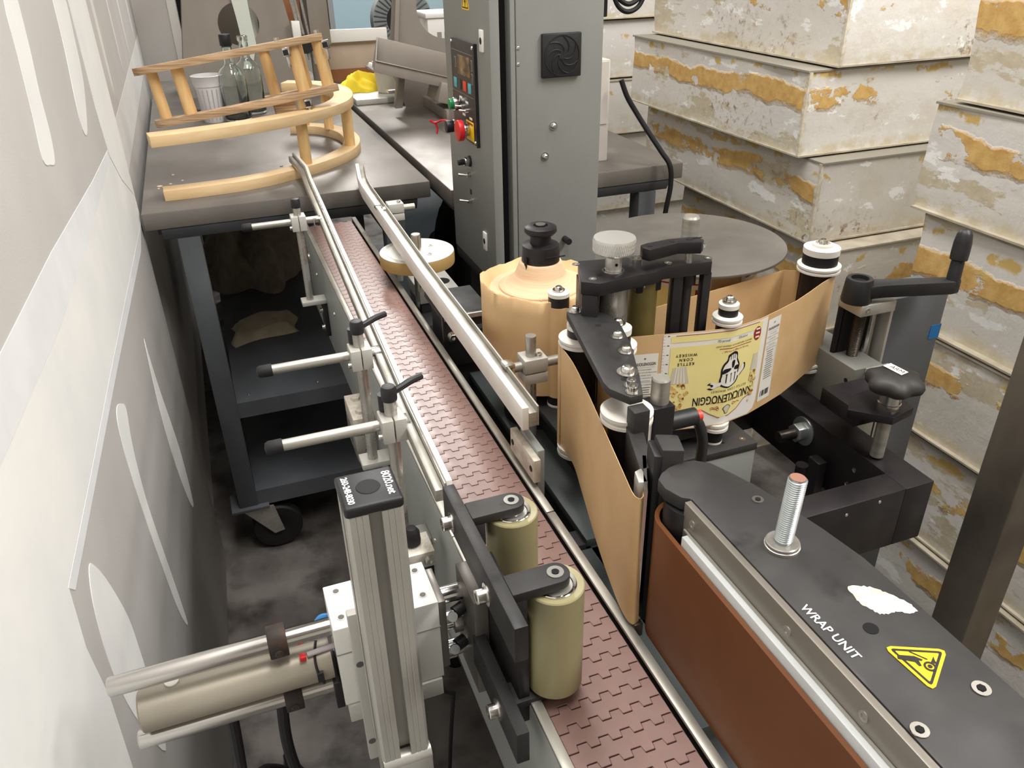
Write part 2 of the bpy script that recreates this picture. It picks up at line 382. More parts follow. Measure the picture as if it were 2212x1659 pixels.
patch('joint_compound', [(.177, 1.061), (.185, 1.045), (.546, 1.02), (.813, 1.012), (1.1, 1.023), (2.2, 1.03), (2.2, 1.085), (1.3, 1.085), (1.016, 1.078), (.755, 1.076), (.391, 1.063)], 'mudgrey', wl, th=.0009, sm=False)
patch('joint_compound', [(.0, .879), (.089, .852), (.61, .853), (1.049, .848), (1.064, .864), (.878, .866), (.654, .871)], 'mudgrey', wl, th=.0010, sm=False)
STR = [[(.67, .831), (.637, .818), (.618, .799), (.646, .757), (.661, .687), (.658, .618), (.644, .515), (.634, .40), (.669, .46), (.691, .583), (.702, .677), (.705, .764), (.693, .816)],
       [(.991, .827), (.973, .812), (.949, .767), (.925, .696), (.924, .643), (.932, .572), (.958, .50), (1.012, .619), (1.032, .701), (1.031, .754), (1.016, .803)],
       [(.322, .767), (.316, .735), (.300, .656), (.255, .50), (.262, .38), (.30, .40), (.345, .519), (.355, .646)],
       [(.62, 1.317), (.554, 1.33), (.559, 1.269), (.578, 1.215), (.586, 1.168), (.606, 1.14), (.635, 1.143), (.664, 1.155), (.649, 1.201), (.635, 1.258)],
       [(.30, 1.33), (.207, 1.30), (.212, 1.242), (.241, 1.178), (.323, 1.122), (.357, 1.127), (.357, 1.162), (.328, 1.234)]]
for q in STR: patch('screw_line_compound', q, 'mud', wl, th=.0013)
patch('corner_compound', [(.16, 1.6), (-.018, 1.6), (-.018, .93), (.10, .992), (.172, 1.05), (.187, 1.134)], 'mud', wl, th=.0014, sm=False)
for y0, wd in ((2.03, .05), (2.45, .035), (2.85, .04), (3.3, .05)):
    patch('screw_line_compound', [(y0, 1.7), (y0 + wd, 1.7), (y0 + wd * 1.1, 1.25), (y0 + wd * .7, 1.10), (y0 + wd * .3, 1.08), (y0, 1.2)], 'mud', wf, True)
patch('joint_compound', [(1.8, 1.04), (3.6, 1.06), (3.6, .95), (1.8, .93)], 'mud', wf, True, sm=False)
# end of the drywall: white door trim, and a black sheet painting the dark of an unlit opening
struct('wall_end', MB().box(-.29, -.052, 3.62, 3.70, 0, 3.3), 'drywall')
struct('trim_1', MB().box(-.052, -.02, 3.605, 3.71, 0, 3.3), 'white_paint', .004)
struct('wall_far', MB().box(-1.2, -.29, 3.58, 3.70, 0, 3.3), 'room_wall')
struct('opening_dark_sheet', MB().box(-.019, .30, 4.2, 4.25, 0, 2.6), 'void')
for x, y, z, p in LAMPS:
    t = thing('ceiling_lamp', 'long white ceiling lamp over the floor at %.1f metres along the room' % y, 'lamp', (x, y, 3.3))
    t['label'] = {-.5: 'long white ceiling lamp nearest above the wrap unit', .75: 'long white ceiling lamp above the conveyor, close to the drywall', 4.8: 'long white ceiling lamp farthest back in the room', 1.0: 'long white ceiling lamp off to the right above the foam stacks'}[y]
    part('housing', MB().box(x - .28, x + .28, y - 1.15, y + 1.15, 3.225, 3.3), 'lamp_body', t, .01)

# ================================================================== steel work tables
def table(name, x0, x1, y0, y1, zt, label, legs, shelves=True):
    t = thing(name, label, 'table', ((x0 + x1) / 2, (y0 + y1) / 2, 0))
    part('table_top', MB().box(x0, x1, y0, y1, zt - .036, zt), 'table_top', t, .003)
    # chamfered apron frame under the top
    b = MB(); b.prism([(y0 + .002, zt - .037), (y0 + .016, zt - .062), (y0 + .055, zt - .062), (y0 + .055, zt - .037)], x0 + .03, x1 - .03, Matrix(((0, 0, 1, 0), (1, 0, 0, 0), (0, 1, 0, 0), (0, 0, 0, 1))))
    part('apron', b, 'table_frame', t, .001)
    part('apron', MB().box(x0 + .02, x0 + .06, y0 + .055, y1 - .02, zt - .062, zt - .037), 'table_frame', t, .001)
    part('apron', MB().box(x1 - .06, x1 - .02, y0 + .055, y1 - .02, zt - .062, zt - .037), 'table_frame', t, .001)
    for lx in (x0 + .055, x1 - .105):
        for ly in (y0 + .012, y1 - .07):
            part('leg', MB().box(lx, lx + .045, ly, ly + .045, .145, zt - .062), 'table_frame', t, .002)
            if legs:
                pl = part('caster_plate', MB().box(lx - .02, lx + .07, ly - .012, ly + .065, .137, .145), 'table_frame', t, .001)
                cx, cy = lx + .05, ly + .02
                b = MB()
                for s in (-.022, .022):
                    b.prism([(cx - .045, .137), (cx + .03, .137), (cx + .045, .055), (cx + .02, .05)], cy + s - .0015, cy + s + .0015, Matrix(((1, 0, 0, 0), (0, 0, 1, 0), (0, 1, 0, 0), (0, 0, 0, 1))))
                part('caster_fork', b, 'steel', t)
                wb = MB().lathe([(0, -.016), (.03, -.016), (.034, -.018), (.058, -.017), (.062, -.012), (.062, .012), (.058, .017), (.034, .018), (.03, .016), (0, .016)], Matrix.Translation((cx + .03, cy, .062)) @ Matrix.Rotation(PI / 2, 4, 'X'), 32)
                part('caster_wheel', wb, 'black_rubber', t)
    if shelves:
        for zs, lip in ((.435, .04), (.185, .045)):
            part('shelf', MB().box(x0 + .10, x1 - .06, y0 + .02, y1 - .03, zs - .004, zs), 'table_frame', t)
            sh = part('shelf_lip', MB().box(x0 + .10, x1 - .06, y0 + .015, y0 + .02, zs - lip, zs), 'table_frame', t)
            part('shelf_lip', MB().box(x0 + .098, x0 + .10, y0 + .02, y1 - .03, zs - lip, zs), 'table_frame', t)
            if zs > .4:
                for xs in (x0 + .13, x0 + .29): screw(t, (xs, y0 + .05, zs), (0, 0, 1), .004, .002, 'button', washer=False, name='rivet')
    return t
TZ = .90
tab1 = table('work_table', -.152, .438, 1.70, 3.50, TZ, 'steel work table on casters under the wooden bottle rack by the wall', True)
tab2 = table('work_table', .458, 1.02, 1.61, 3.40, TZ, 'steel work table behind the grey control cabinet', True)

# ================================================================== conveyor
BZ = .855
cv = thing('conveyor', 'narrow conveyor with mauve plastic link belt running to the work table', 'conveyor', (.203, .9, 0))
part('side_plate', MB().box(.149, .1515, .12, 1.637, .69, .858), 'side_paint', cv, .0004)
part('side_plate', MB().box(.2545, .257, .12, 1.637, .69, .858), 'side_paint', cv, .0004)
for x0, x1 in ((.149, .1575), (.2485, .257)):
    part('edge_strip', MB().box(x0, x1, .12, .5875, .858, .8615), 'brushed', cv, .0006)
    part('edge_strip', MB().box(x0, x1, .589, 1.637, .858, .8615), 'brushed', cv, .0006)
part('wear_bed', MB().box(.1515, .2545, .12, 1.62, .835, .846), 'black_under', cv)
part('pan', MB().box(.1515, .2545, .12, 1.62, .69, .693), 'base_grey', cv)
blt = part('belt_return', MB().box(.160, .247, .13, 1.62, .80, .804), 'belt', cv)
X0, X1, PIT, NT = .1595, .2468, .0175, 5
def wave(y, g):
    P = (X1 - X0) / NT; pts = []; a = .0058
    for k in range(NT):
        x = X0 + k * P
        pts += [(x if k == 0 else x + .0003, y + g), (x + P * .46, y + g), (x + P * .50, y + a + g), (x + P * .96, y + a + g)]
    pts += [(X1, y + g)]; return pts
lo = wave(0, .0005); hi = wave(PIT, -.0006)
b = MB(); b.prism(lo + hi[::-1], BZ - .0045, BZ)
lme = b.mesh('belt_link', (0, 0, 0), bevel=.0005, seg=1); lme.materials.append(M['belt'])
for i in range(82):
    o = bpy.data.objects.new('belt_link', lme); C.objects.link(o); o.parent = blt; o.location = Vector((0, .195 + i * PIT, 0)) - ORG[cv]
# end sprocket nose, side bolts, legs
part('end_shaft', MB().cyl((.146, 1.60, .80), (.260, 1.60, .80), .01), 'steel', cv)
for y in (.37, .50, .66, .82, 1.0, 1.12, 1.3, 1.5):
    screw(cv, (.149, y, .80 if y > .6 else .765), (-1, 0, 0), .0035, .0025, 'button', washer=False)
for y in (.25, 1.25):
    part('leg', MB().box(.165, .185, y, y + .05, 0, .69), 'base_grey', cv, .002)
    part('leg', MB().box(.222, .242, y, y + .05, 0, .69), 'base_grey', cv, .002)
    part('cross_bar', MB().box(.185, .222, y + .01, y + .04, .25, .29), 'base_grey', cv)
mbk = part('mount_block', MB().box(.118, .149, .985, 1.06, .745, .772), 'bare_alu', cv, .001)
for y in (1.003, 1.042): screw(cv, (.132, y, .772), (0, 0, 1), .007, .005, 'hex', 'bare_alu', washer=False)
part('mount_block', MB().box(.118, .149, .985, 1.06, .70, .744), 'steel', cv, .001)

# ================================================================== guide rails with clamps
def rail(name, label, pts, side, ztop, hgt=.022):
    """white plastic guide bar backed by a square steel channel, following pts in plan; side=+1: steel on +x"""
    t = thing(name, label, 'guide rail', (pts[0][0], pts[0][1], 0))
    def off(d):
        o = []; n = len(pts)
        for i, p in enumerate(pts):
            a = Vector((*pts[max(i - 1, 0)], 0)); c = Vector((*pts[min(i + 1, n - 1)], 0)); tt = (c - a).normalized(); nn = Vector((tt.y, -tt.x, 0))
            if (nn.x > 0) != (side > 0): nn = -nn
            o.append((p[0] + nn.x * d, p[1] + nn.y * d))
        return o
    def bar(d0, d1, z0, z1):
        a, c = off(d0), off(d1); n = len(pts); vs = []
        for i in range(n): vs += [(a[i][0], a[i][1], z0), (c[i][0], c[i][1], z0), (c[i][0], c[i][1], z1), (a[i][0], a[i][1], z1)]
        fs = [(4 * i + k, 4 * i + (k + 1) % 4, 4 * i + 4 + (k + 1) % 4, 4 * i + 4 + k) for i in range(n - 1) for k in range(4)] + [(3, 2, 1, 0), tuple(4 * n - 4 + k for k in range(4))]
        return MB().add(vs, fs)
    part('guide_bar', bar(0, .0075, ztop - hgt, ztop), 'rail_white', t, .0008)
    part('rail_channel', bar(.0076, .0165, ztop - hgt + .003, ztop - .0075), 'brushed', t, .0005)
    part('rail_channel', bar(.0166, .0186, ztop - hgt + .003, ztop - .0005), 'brushed', t, .0004)
    return t
def rail_slim(name, label, pts, ztop):
    t = thing(name, label, 'guide rail', (pts[0][0], pts[0][1], 0))
    n = len(pts)
    def bar(dx0, dx1, z0, z1):
        vs = []
        for p in pts: vs += [(p[0] + dx0, p[1], z0), (p[0] + dx1, p[1], z0), (p[0] + dx1, p[1], z1), (p[0] + dx0, p[1], z1)]
        fs = [(4 * i + k, 4 * i + (k + 1) % 4, 4 * i + 4 + (k + 1) % 4, 4 * i + 4 + k) for i in range(n - 1) for k in range(4)] + [(3, 2, 1, 0), tuple(4 * n - 4 + k for k in range(4))]
        return MB().add(vs, fs)
    part('guide_bar', bar(0, -.0055, ztop - .022, ztop), 'rail_white', t, .0008)
    part('rail_channel', bar(-.0056, -.0075, ztop - .021, ztop - .002), 'steel', t, .0003)
    part('rail_channel', bar(-.0076, -.0165, ztop - .021, ztop - .008), 'brushed', t, .0012)
    return t
ZR = .946
rr = rail('guide_rail', 'white guide rail on the right side of the conveyor, flaring outward over the table', [(.249, .655), (.2505, .80), (.253, 1.10), (.260, 1.40), (.2635, 1.56), (.268, 1.62), (.285, 1.735)], 1, ZR, .027)
rl = rail_slim('guide_rail', 'white guide rail on the wall side of the conveyor, curving left over the table', [(.147, .565), (.150, .72), (.160, 1.01), (.168, 1.25), (.176, 1.465), (.182, 1.65), (.188, 1.76), (.180, 1.90)], ZR)
def left_clamp(par, y, xr, xl, zrod=.936, lever=True, rodtop=.972, cap=True):
    x = .121
    p = part('clamp_post', MB().cyl((x, y, .79), (x, y, rodtop), .0065), 'steel', par)
    part('clamp_foot', MB().box(x - .016, .149, y - .014, y + .014, .782, .790), 'alu_paint', par, .001)
    part('foot_bracket', MB().box(.1405, .149, y - .012, y + .016, .715, .782), 'black_matt', par, .001)
    screw(par, (.1405, y, .765), (-1, 0, 0), .005, .004, 'cap'); screw(par, (.1405, y, .73), (-1, 0, 0), .005, .004, 'cap')
    bl = MB(); bl.box(x - .0125, x - .0006, y - .014, y + .012, zrod - .013, zrod + .013); bl.box(x + .0006, x + .0125, y - .014, y + .012, zrod - .013, zrod + .013); bl.box(x - .001, x + .001, y - .002, y + .012, zrod - .013, zrod + .013)
    part('clamp_block', bl, 'alu_paint', par, .0008)
    screw(par, (x - .0125, y - .008, zrod - .007), (-1, 0, 0), .0035, .004, 'cap', washer=False)
    part('cross_rod', MB().cyl((xl + .014, y + .004, zrod), (xr - .004, y + .004, zrod), .0058), 'brushed', par)
    part('rod_cap', MB().lathe([(0, 0), (.0055, .001), (.0072, .004), (.0074, .016), (.0070, .0175), (0, .0175)], Matrix.Translation((xl - .001, y + .004, zrod)) @ Matrix.Rotation(PI / 2, 4, 'Y'), 20), 'black_rubber', par)
    part('rail_clip', MB().box(xr - .013, xr + .001, y - .006, y + .013, zrod + .0005, zrod + .0035).box(xr - .0135, xr - .0115, y - .006, y + .013, zrod - .010, zrod + .0005), 'bright_steel', par, .0005)
    X = Matrix.Translation((x, y, rodtop - .006))
    part('post_cap', MB().lathe([(0, 0), (.0078, 0), (.0082, .002), (.0080, .012), (.0065, .0155), (0, .0165)], X, 24), 'black_plastic', par)
    if lever:
        pth = catmull([(x + .004, y + .006, rodtop - .002), (x + .014, y + .008, rodtop + .001), (x + .026, y + .012, rodtop + .004), (x + .038, y + .017, rodtop + .0045)], 5)
        lv = part('clamp_lever', MB().tube(pth, .0038, 10), 'black_plastic', par)
        part('clamp_boss', MB().cyl((x - .004, y + .010, rodtop - .022), (x - .004, y + .010, rodtop - .004), .006), 'black_plastic', par)
left_clamp(rl, .691, .138, -.004, lever=True)
left_clamp(rl, .857, .146, .003, lever=True)
left_clamp(rl, 1.407, .160, .026, lever=False, rodtop=.968)
# fourth clamp, seen behind the aluminium post, with the machined block
part('clamp_block', MB().box(.098, .1365, .612, .645, .810, .829), 'bare_alu', rl, .001)
part('clamp_post', MB().cyl((.118, .63, .69), (.118, .63, .84), .006), 'steel', rl)
part('post_cap', MB().lathe([(0, 0), (.0085, 0), (.0088, .004), (.0082, .014), (.005, .019), (0, .0202)], Matrix.Translation((.118, .63, .831)), 24), 'black_rubber', rl)
screw(rl, (.130, .612, .819), (0, -1, 0), .0042, .003, 'cap')
part('clamp_foot', MB().box(.104, .149, .60, .66, .684, .690), 'alu_paint', rl, .001)
# right-hand brackets
def right_bracket(par, x, y, xe, ztop=.975):
    z = .936
    part('clamp_post', MB().cyl((x, y, .80), (x, y, ztop), .0062), 'steel', par)
    bl = MB().box(x - .012, x + .016, y - .013, y + .013, z - .003, z + .014).box(x - .012, x + .016, y - .013, y + .013, z - .017, z - .0045)
    part('clamp_block', bl, 'alu_paint', par, .0008)
    screw(par, (x + .008, y - .006, z + .014), (0, 0, 1), .0035, .004, 'cap', washer=False)
    part('cross_rod', MB().cyl((x - .03, y, z + .002), (xe, y, z + .002), .0058), 'brushed', par)
    part('rail_clip', MB().box(x - .034, x - .022, y - .008, y + .008, z + .006, z + .0105).box(x - .026, x - .0225, y - .008, y + .008, z - .008, z + .006), 'bright_steel', par, .0006)
right_bracket(rr, .2985, .755, .333)
right_bracket(rr, .292, 1.408, .330, .945)
# a drilled steel block fixed to the rail end and its bearer
part('end_block', MB().box(.2515, .2595, .630, .70, .868, .896), 'bare_alu', rr, .001)
for y in (.638, .692): part('block_hole', MB().cyl((.2510, y, .882), (.2516, y, .882), .0035, 16), 'black_under', rr)
part('bearer', MB().box(.2596, .268, .64, .69, .80, .90), 'side_paint', rr, .001)

# ================================================================== control cabinet
cb = thing('control_cabinet', 'tall grey control cabinet with button panel and black fan guard', 'cabinet', (.56, 1.44, 0))
part('door', MB().box(.453, .470, 1.315, 1.575, .795, 2.0), 'machine_grey', cb, .002)
part('door_gap', MB().box(.470, .494, 1.345, 1.575, .80, 2.0), 'void', cb)
part('body', MB().box(.500, .658, 1.32, 1.575, .80, 2.0), 'machine_grey', cb, .002)
part('door_flange', MB().box(.4905, .4995, 1.322, 1.45, .80, 2.0), 'machine_grey', cb, .0015)
part('pedestal', MB().box(.475, .64, 1.36, 1.55, 0, .80), 'black_matt', cb, .003)
part('pedestal_skirt', MB().box(.453, .66, 1.36, 1.57, .775, .795), 'black_matt', cb, .002)
# fan guard: square black frame with swirled blades
fg = part('fan_guard', MB().box(.543, .614, 1.311, 1.32, 1.156, 1.225), 'black_plastic', cb, .002)
FX, FZ = .5785, 1.1905
Xf = basis((FX, 1.311, FZ), (1, 0, 0), (0, 0, 1))
part('fan_ring', MB().lathe([(.0305, 0), (.0305, .0012), (.032, .0012), (.032, 0)], basis((FX, 1.3112, FZ), (1, 0, 0), (0, 0, 1)), 40), 'black_plastic', fg)
for k in range(7):
    pts = []
    for i in range(9):
        t = i / 8; a = k * 2 * PI / 7 + t * 1.5; r = .004 + t * .026; pts.append((r * math.cos(a), r * math.sin(a), .0012))
    part('fan_vane', MB().tube([tuple(Xf @ Vector(p)) for p in pts], .0006, 6), 'black_plastic', fg)
part('fan_hub', MB().cyl((FX, 1.311, FZ), (FX, 1.3095, FZ), .006), 'black_plastic', fg)
for x, z in ((.567, 1.076), (.551, 1.025)):
    screw(cb, (x, 1.32, z), (0, -1, 0), .005, .0055, 'button')
for x, z in ((.5035, 1.205), (.5035, 1.18)): screw(cb, (x, 1.32, z), (0, -1, 0), .003, .001, 'button', washer=False)
part('body_bolt', MB().cyl((.549, 1.32, .855), (.549, 1.295, .855), .006), 'steel', cb)
part('body_knob', MB().cyl((.592, 1.32, .868), (.592, 1.30, .868), .006), 'black_plastic', cb)
# latches on the door
for z in (1.216, .867):
    y = 1.352 if z > 1 else 1.37
    l = part('latch', MB().box(.4495, .453, y - .009, y + .009, z - .017, z + .017), 'white_plastic', cb, .001)
    part('latch_slot', MB().cyl((.4492, y, z), (.4496, y, z), .0055, 16), 'black_under', l)
# button panel
pn = part('button_panel', MB().box(.4475, .453, 1.387, 1.520, 1.038, 1.206), 'panel_face', cb, .0008)
part('panel_edge', MB().box(.4470, .453, 1.383, 1.387, 1.036, 1.208), 'black_plastic', pn)
def px(name, y0, y1, z0, z1, m, th=.0008, par=None): return part(name, MB().box(.4475 - th, .4476, y0, y1, z0, z1), m, par or pn, min(.0003, th * .3))
px('screen', 1.408, 1.480, 1.150, 1.183, 'screen', .0012)
px('panel_bar', 1.392, 1.518, 1.188, 1.1885, 'grey_print', .0003); px('panel_bar', 1.392, 1.518, 1.118, 1.1185, 'grey_print', .0003)
for y, m in ((1.498, 'cyan'), (1.472, 'panel_face'), (1.442, 'orange_red'), (1.414, 'cyan')): px('keypad_key', y - .008, y + .008, 1.124, 1.141, m, .0012)
for y, z in ((1.495, 1.168), (1.399, 1.172), (1.399, 1.150)): px('keypad_frame', y - .004, y + .004, z - .009, z + .009, 'grey_print', .0004); px('keypad_inner', y - .003, y + .003, z - .008, z + .008, 'panel_face', .0005)
for y, z in ((1.47, 1.110), (1.435, 1.106), (1.455, 1.082), (1.415, 1.081)): px('print_label', y - .008, y + .008, z - .002, z + .002, 'white_ink', .0003)
px('stop_plate', 1.400, 1.442, 1.042, 1.076, 'sign_yellow', .0008); px('stop_print', 1.402, 1.440, 1.070, 1.0735, 'ink_red', .0010)
for y, z in ((1.515, 1.201), (1.393, 1.201), (1.393, 1.043), (1.515, 1.043)): screw(pn, (.4475, y, z), (-1, 0, 0), .0032, .0022, 'button', washer=False)
def knob(name, y, z, stages, par=pn, x=.4475):
    o = x
    for r, l, m in stages: part(name, MB().cyl((o, y, z), (o - l, y, z), r, 24), m, par, .0006); o -= l
knob('start_button', 1.478, 1.098, [(.0115, .014, 'chrome'), (.0095, .007, 'green_button')])
knob('selector_knob', 1.490, 1.056, [(.0115, .012, 'chrome'), (.0110, .014, 'black_plastic')])
knob('stop_button', 1.428, 1.060, [(.011, .013, 'chrome'), (.0185, .010, 'red')])
for y, z in ((1.447, 1.098), (1.424, 1.094), (1.45, 1.062)):
    part('toggle_switch', MB().cyl((.4475, y, z), (.440, y, z), .004).cyl((.441, y, z), (.430, y + .004, z + .001), .0018, 12, .0024), 'bright_steel', pn)
knob('dial_knob', 1.448, .998, [(.0105, .003, 'black_plastic'), (.0085, .009, 'chrome'), (.0055, .012, 'black_plastic')], cb, .453)
for z in (.972, .922):
    part('toggle_switch', MB().cyl((.453, 1.45, z), (.446, 1.45, z), .0045).cyl((.447, 1.45, z), (.432, 1.458, z + .001), .0019, 12, .0026), 'bright_steel', cb)
    part('print_label', MB().box(.4526, .4531, 1.446, 1.456, z + .012, z + .022), 'cardboard' if z > .95 else 'panel_face', cb)
# shock-hazard sticker
def tri_sign(parent, X, s, boltmark=True, name='warning_sticker'):
    tri = lambda r: [(r * math.cos(PI / 2 + k * 2 * PI / 3), r * math.sin(PI / 2 + k * 2 * PI / 3)) for k in range(3)]
    def rounded(r, c):
        out = []
        T = tri(r)
        for i in range(3):
            p = Vector((*T[i], 0)); a = Vector((*T[i - 1], 0)); n = Vector((*T[(i + 1) % 3], 0))
            out += [p + (a - p).normalized() * c, p + (a - p).normalized() * c * .3 + (n - p).normalized() * c * .3, p + (n - p).normalized() * c]
        return [(p.x, p.y) for p in out]
    st = part(name, MB().prism(rounded(s, s * .22), 0, .0004, X), 'sign_yellow', parent)
    o = rounded(s * .82, s * .1); i_ = rounded(s * .68, s * .04)
    vs = [(p[0], p[1], .0006) for p in o + i_]; n = len(o)
    part('sticker_border', MB().add(vs, [(k, (k + 1) % n, n + (k + 1) % n, n + k) for k in range(n)], X), 'ink', st, recalc=False)
    return st
sg = tri_sign(cb, basis((.4529, 1.437, 1.270), (0, -1, 0), (0, 0, 1)), .026)
part('bolt_mark', MB().add([(p[0], p[1], .0007) for p in ((.001, .012), (-.005, -.002), (-.0005, -.001), (-.002, -.010), (.005, .002), (.0005, .001))], [range(6)], basis((.4529, 1.437, 1.270), (0, -1, 0), (0, 0, 1))), 'ink', sg, recalc=False)

# ================================================================== labelling machine: base and deck
mb_ = thing('machine_base', 'dark grey machine base and deck beside the conveyor', 'machine base', (.4, .8, 0))
part('cabinet_body', MB().box(.275, .46, .36, 1.25, .10, .66), 'base_grey', mb_, .003)
for x in (.29, .43):
    for y in (.40, 1.19): part('foot', MB().cyl((x, y, 0), (x, y, .10), .02), 'black_rubber', mb_)
part('deck', MB().box(.300, .46, .60, 1.20, .790, .800), 'deck_grey', mb_, .001)
part('deck', MB().box(.268, .46, .36, .598, .770, .790), 'deck_grey', mb_, .001)
part('riser', MB().box(.305, .44, .45, 1.18, .66, .79), 'black_matt', mb_)
part('idler_plate', MB().box(.325, .42, .675, .865, .842, .850), 'black_plate', mb_, .001)
part('idler_plate_spacer', MB().box(.34, .41, .69, .85, .80, .842), 'black_matt', mb_)
for x, y in ((.357, .752), (.333, .70)): screw(mb_, (x, y, .850), (0, 0, 1), .0042, .0008, 'flat', washer=False)
part('deck_block', MB().box(.262, .30, .60, .625, .775, .795), 'black_matt', mb_, .001)

# ================================================================== web, rolls and rollers of the label head
WB, WT = .865, .990
def arc(cx, cy, r, a0, a1, n=8): return [(cx + r * math.cos(a0 + (a1 - a0) * i / n), cy + r * math.sin(a0 + (a1 - a0) * i / n)) for i in range(n + 1)]
BRX, BRY, BRR = .690, .757, .0215          # big turning roller
MRX, MRY, MRR = .4985, .6715, .0125        # middle roller
lab = thing('label_web', 'kraft paper web with yellow whiskey labels strung between the rollers', 'label web', (.5, .7, 0))
# front strand in plan, from the right roller to the pulleys
front = arc(BRX, BRY, BRR, math.radians(60), math.radians(-62), 10) + [(.672, .7255), (.640, .7085), (.607, .692), (.575, .6795), (.540, .667)] + arc(MRX, MRY, MRR, math.radians(-66), math.radians(-102), 5) + [(.466, .664), (.428, .672), (.386, .681), (.366, .685)]
front3 = []
for p in front: front3.append(Vector((p[0], p[1], 0)))
b = MB().strip([(p[0], p[1], WT) for p in front], [(p[0], p[1], WB) for p in front], .0005)
fweb = part('front_strand', b, 'kraft', lab)
b = MB(); pl = [(.413, .732), (.47, .744), (.54, .757), (.60, .768), (.655, .778)] + arc(BRX, BRY, BRR, math.radians(150), math.radians(62), 8)
b.strip([(p[0], p[1], WT) for p in pl], [(p[0], p[1], WB) for p in pl], .0005); part('rear_strand', b, 'kraft', lab)
# label strand passing under the plate to the blade, and bare liner coming back to the pulley
pl = [(.366, .685), (.346, .678), (.338, .655), (.328, .60), (.319, .545), (.310, .520), (.285, .470), (.262, .430)]
pl = catmull([(*p, 0) for p in pl], 4)
b = MB().strip([(p.x, p.y, WT) for p in pl], [(p.x, p.y, WB) for p in pl], .0005); part('label_strand', b, 'kraft', lab)
T = catmull([(.262, .430, 0), (.2585, .4285, 0), (.2565, .436, 0), (.262, .462, 0), (.275, .520, 0), (.292, .596, 0), (.303, .652, 0), (.3065, .690, 0)], 5)
Bt = catmull([(.262, .422, 0), (.2565, .4205, 0), (.2540, .430, 0), (.258, .458, 0), (.272, .520, 0), (.293, .600, 0), (.306, .652, 0), (.3075, .690, 0)], 5)
b = MB(); nT = len(T)
rows = 10; vs = []
for i in range(nT):
    for k in range(rows + 1):
        f = k / rows; p = T[i] * (1 - f) + Bt[i] * f; u = i / (nT - 1)
        wv = .0016 * math.sin(u * 26 + f * 9) * math.sin(PI * min(1, u * 1.15)) * (1 - f) * f * 4 * .5
        vs.append((p.x - abs(wv), p.y, WT - .125 * f))
b.add(vs, [(i * (rows + 1) + k, (i + 1) * (rows + 1) + k, (i + 1) * (rows + 1) + k + 1, i * (rows + 1) + k + 1) for i in range(nT - 1) for k in range(rows)])
lst = part('liner_strand', b, 'kraft', lab); sm = lst.modifiers.new('thickness', 'SOLIDIFY'); sm.thickness = .0005
IX, IY, IR = .3515, .7985, .0125
pl = [(.3065, .690)] + arc(.327, .692, .0205, PI, PI * .55, 5) + [(.352, .722), (.385, .733)]
b = MB().strip([(p[0], p[1], WT) for p in pl], [(p[0], p[1], WB) for p in pl], .0005); part('liner_strand', b, 'kraft', lab)
pl = [(.395, .762), (.37, .775)] + arc(IX, IY, IR + .0006, math.radians(-75), math.radians(-190), 8) + [(.336, .83), (.327, .872)]
b = MB().strip([(p[0], p[1], WT - .004) for p in pl], [(p[0], p[1], WB) for p in pl], .0005); part('liner_strand', b, 'kraft', lab)

# --- things printed on the front strand: map (s, t) -> the paper; s from the middle roller, + to the right
PATH = [Vector((p[0], p[1], 0)) for p in front[8:]][::-1]
cum = [0.]
for i in range(1, len(PATH)): cum.append(cum[-1] + (PATH[i] - PATH[i - 1]).length)
k0 = min(range(len(PATH)), key=lambda i: abs(PATH[i].x - .499)); S0 = cum[k0]
def on_web(s, t, off):
    s = min(max(s + S0, 0), cum[-1] - 1e-5); i = 0
    while i < len(cum) - 2 and cum[i + 1] < s: i += 1
    f = (s - cum[i]) / (cum[i + 1] - cum[i]); p = PATH[i].lerp(PATH[i + 1], f)
    d0 = (PATH[i + 1] - PATH[i]).normalized(); n = Vector((d0.y, -d0.x, 0))
    if n.y > 0: n = -n
    return (p.x + n.x * off, p.y + n.y * off, WB + t)
def decal(name, outline, m, par, off, ns=40):
    """a printed area, given by an outline in (s,t): cut in vertical slices so it follows the paper"""
    bm = bmesh.new(); vs = [bm.verts.new((p[0], p[1], 0)) for p in outline]; bm.faces.new(vs)
    s0 = min(p[0] for p in outline); s1 = max(p[0] for p in outline)
    for k in range(1, ns):
        bmesh.ops.bisect_plane(bm, geom=bm.verts[:] + bm.edges[:] + bm.faces[:], plane_co=(s0 + (s1 - s0) * k / ns, 0, 0), plane_no=(1, 0, 0))
    bmesh.ops.triangulate(bm, faces=bm.faces)
    bm.verts.index_update(); V = [on_web(v.co.x, v.co.y, off) for v in bm.verts]; F = [[v.index for v in f.verts] for f in bm.faces]; bm.free()
    return part(name, MB().add(V, F), m, par, recalc=False)
def rect(s0, s1, t0, t1): return [(s0, t0), (s1, t0), (s1, t1), (s0, t1)]
def ell(cs, ct, a, c, n=24): return [(cs + a * math.cos(2 * PI * i / n), ct + c * math.sin(2 * PI * i / n)) for i in range(n)]
def print_text(txt, size, s, t, m, par, off, flip=False, sq=1., **k):
    vs, fs = text_mesh(txt, size, **k); g = -1 if flip else 1
    return part('lettering', MB().add([on_web(s + g * v[0] * sq, t + g * v[1], off) for v in vs], fs), m, par, recalc=False)
SH = -.080                                                            # left edge of the yellow label sheet
sheet = decal('label_sheet', [(SH, .0015), (.040, .0015), (.050, .006), (.054, .016), (.056, .124), (SH, .124)], 'label_white', fweb, .0006)
yel = [(-.071, .118), (.046, .118), (.046, .032)] + [(.046 - (.075) * 0, .032)] + [(.030, .026), (.018, .016), (.006, .0115), (-.008, .0115), (-.018, .018), (-.028, .025), (-.071, .025)]
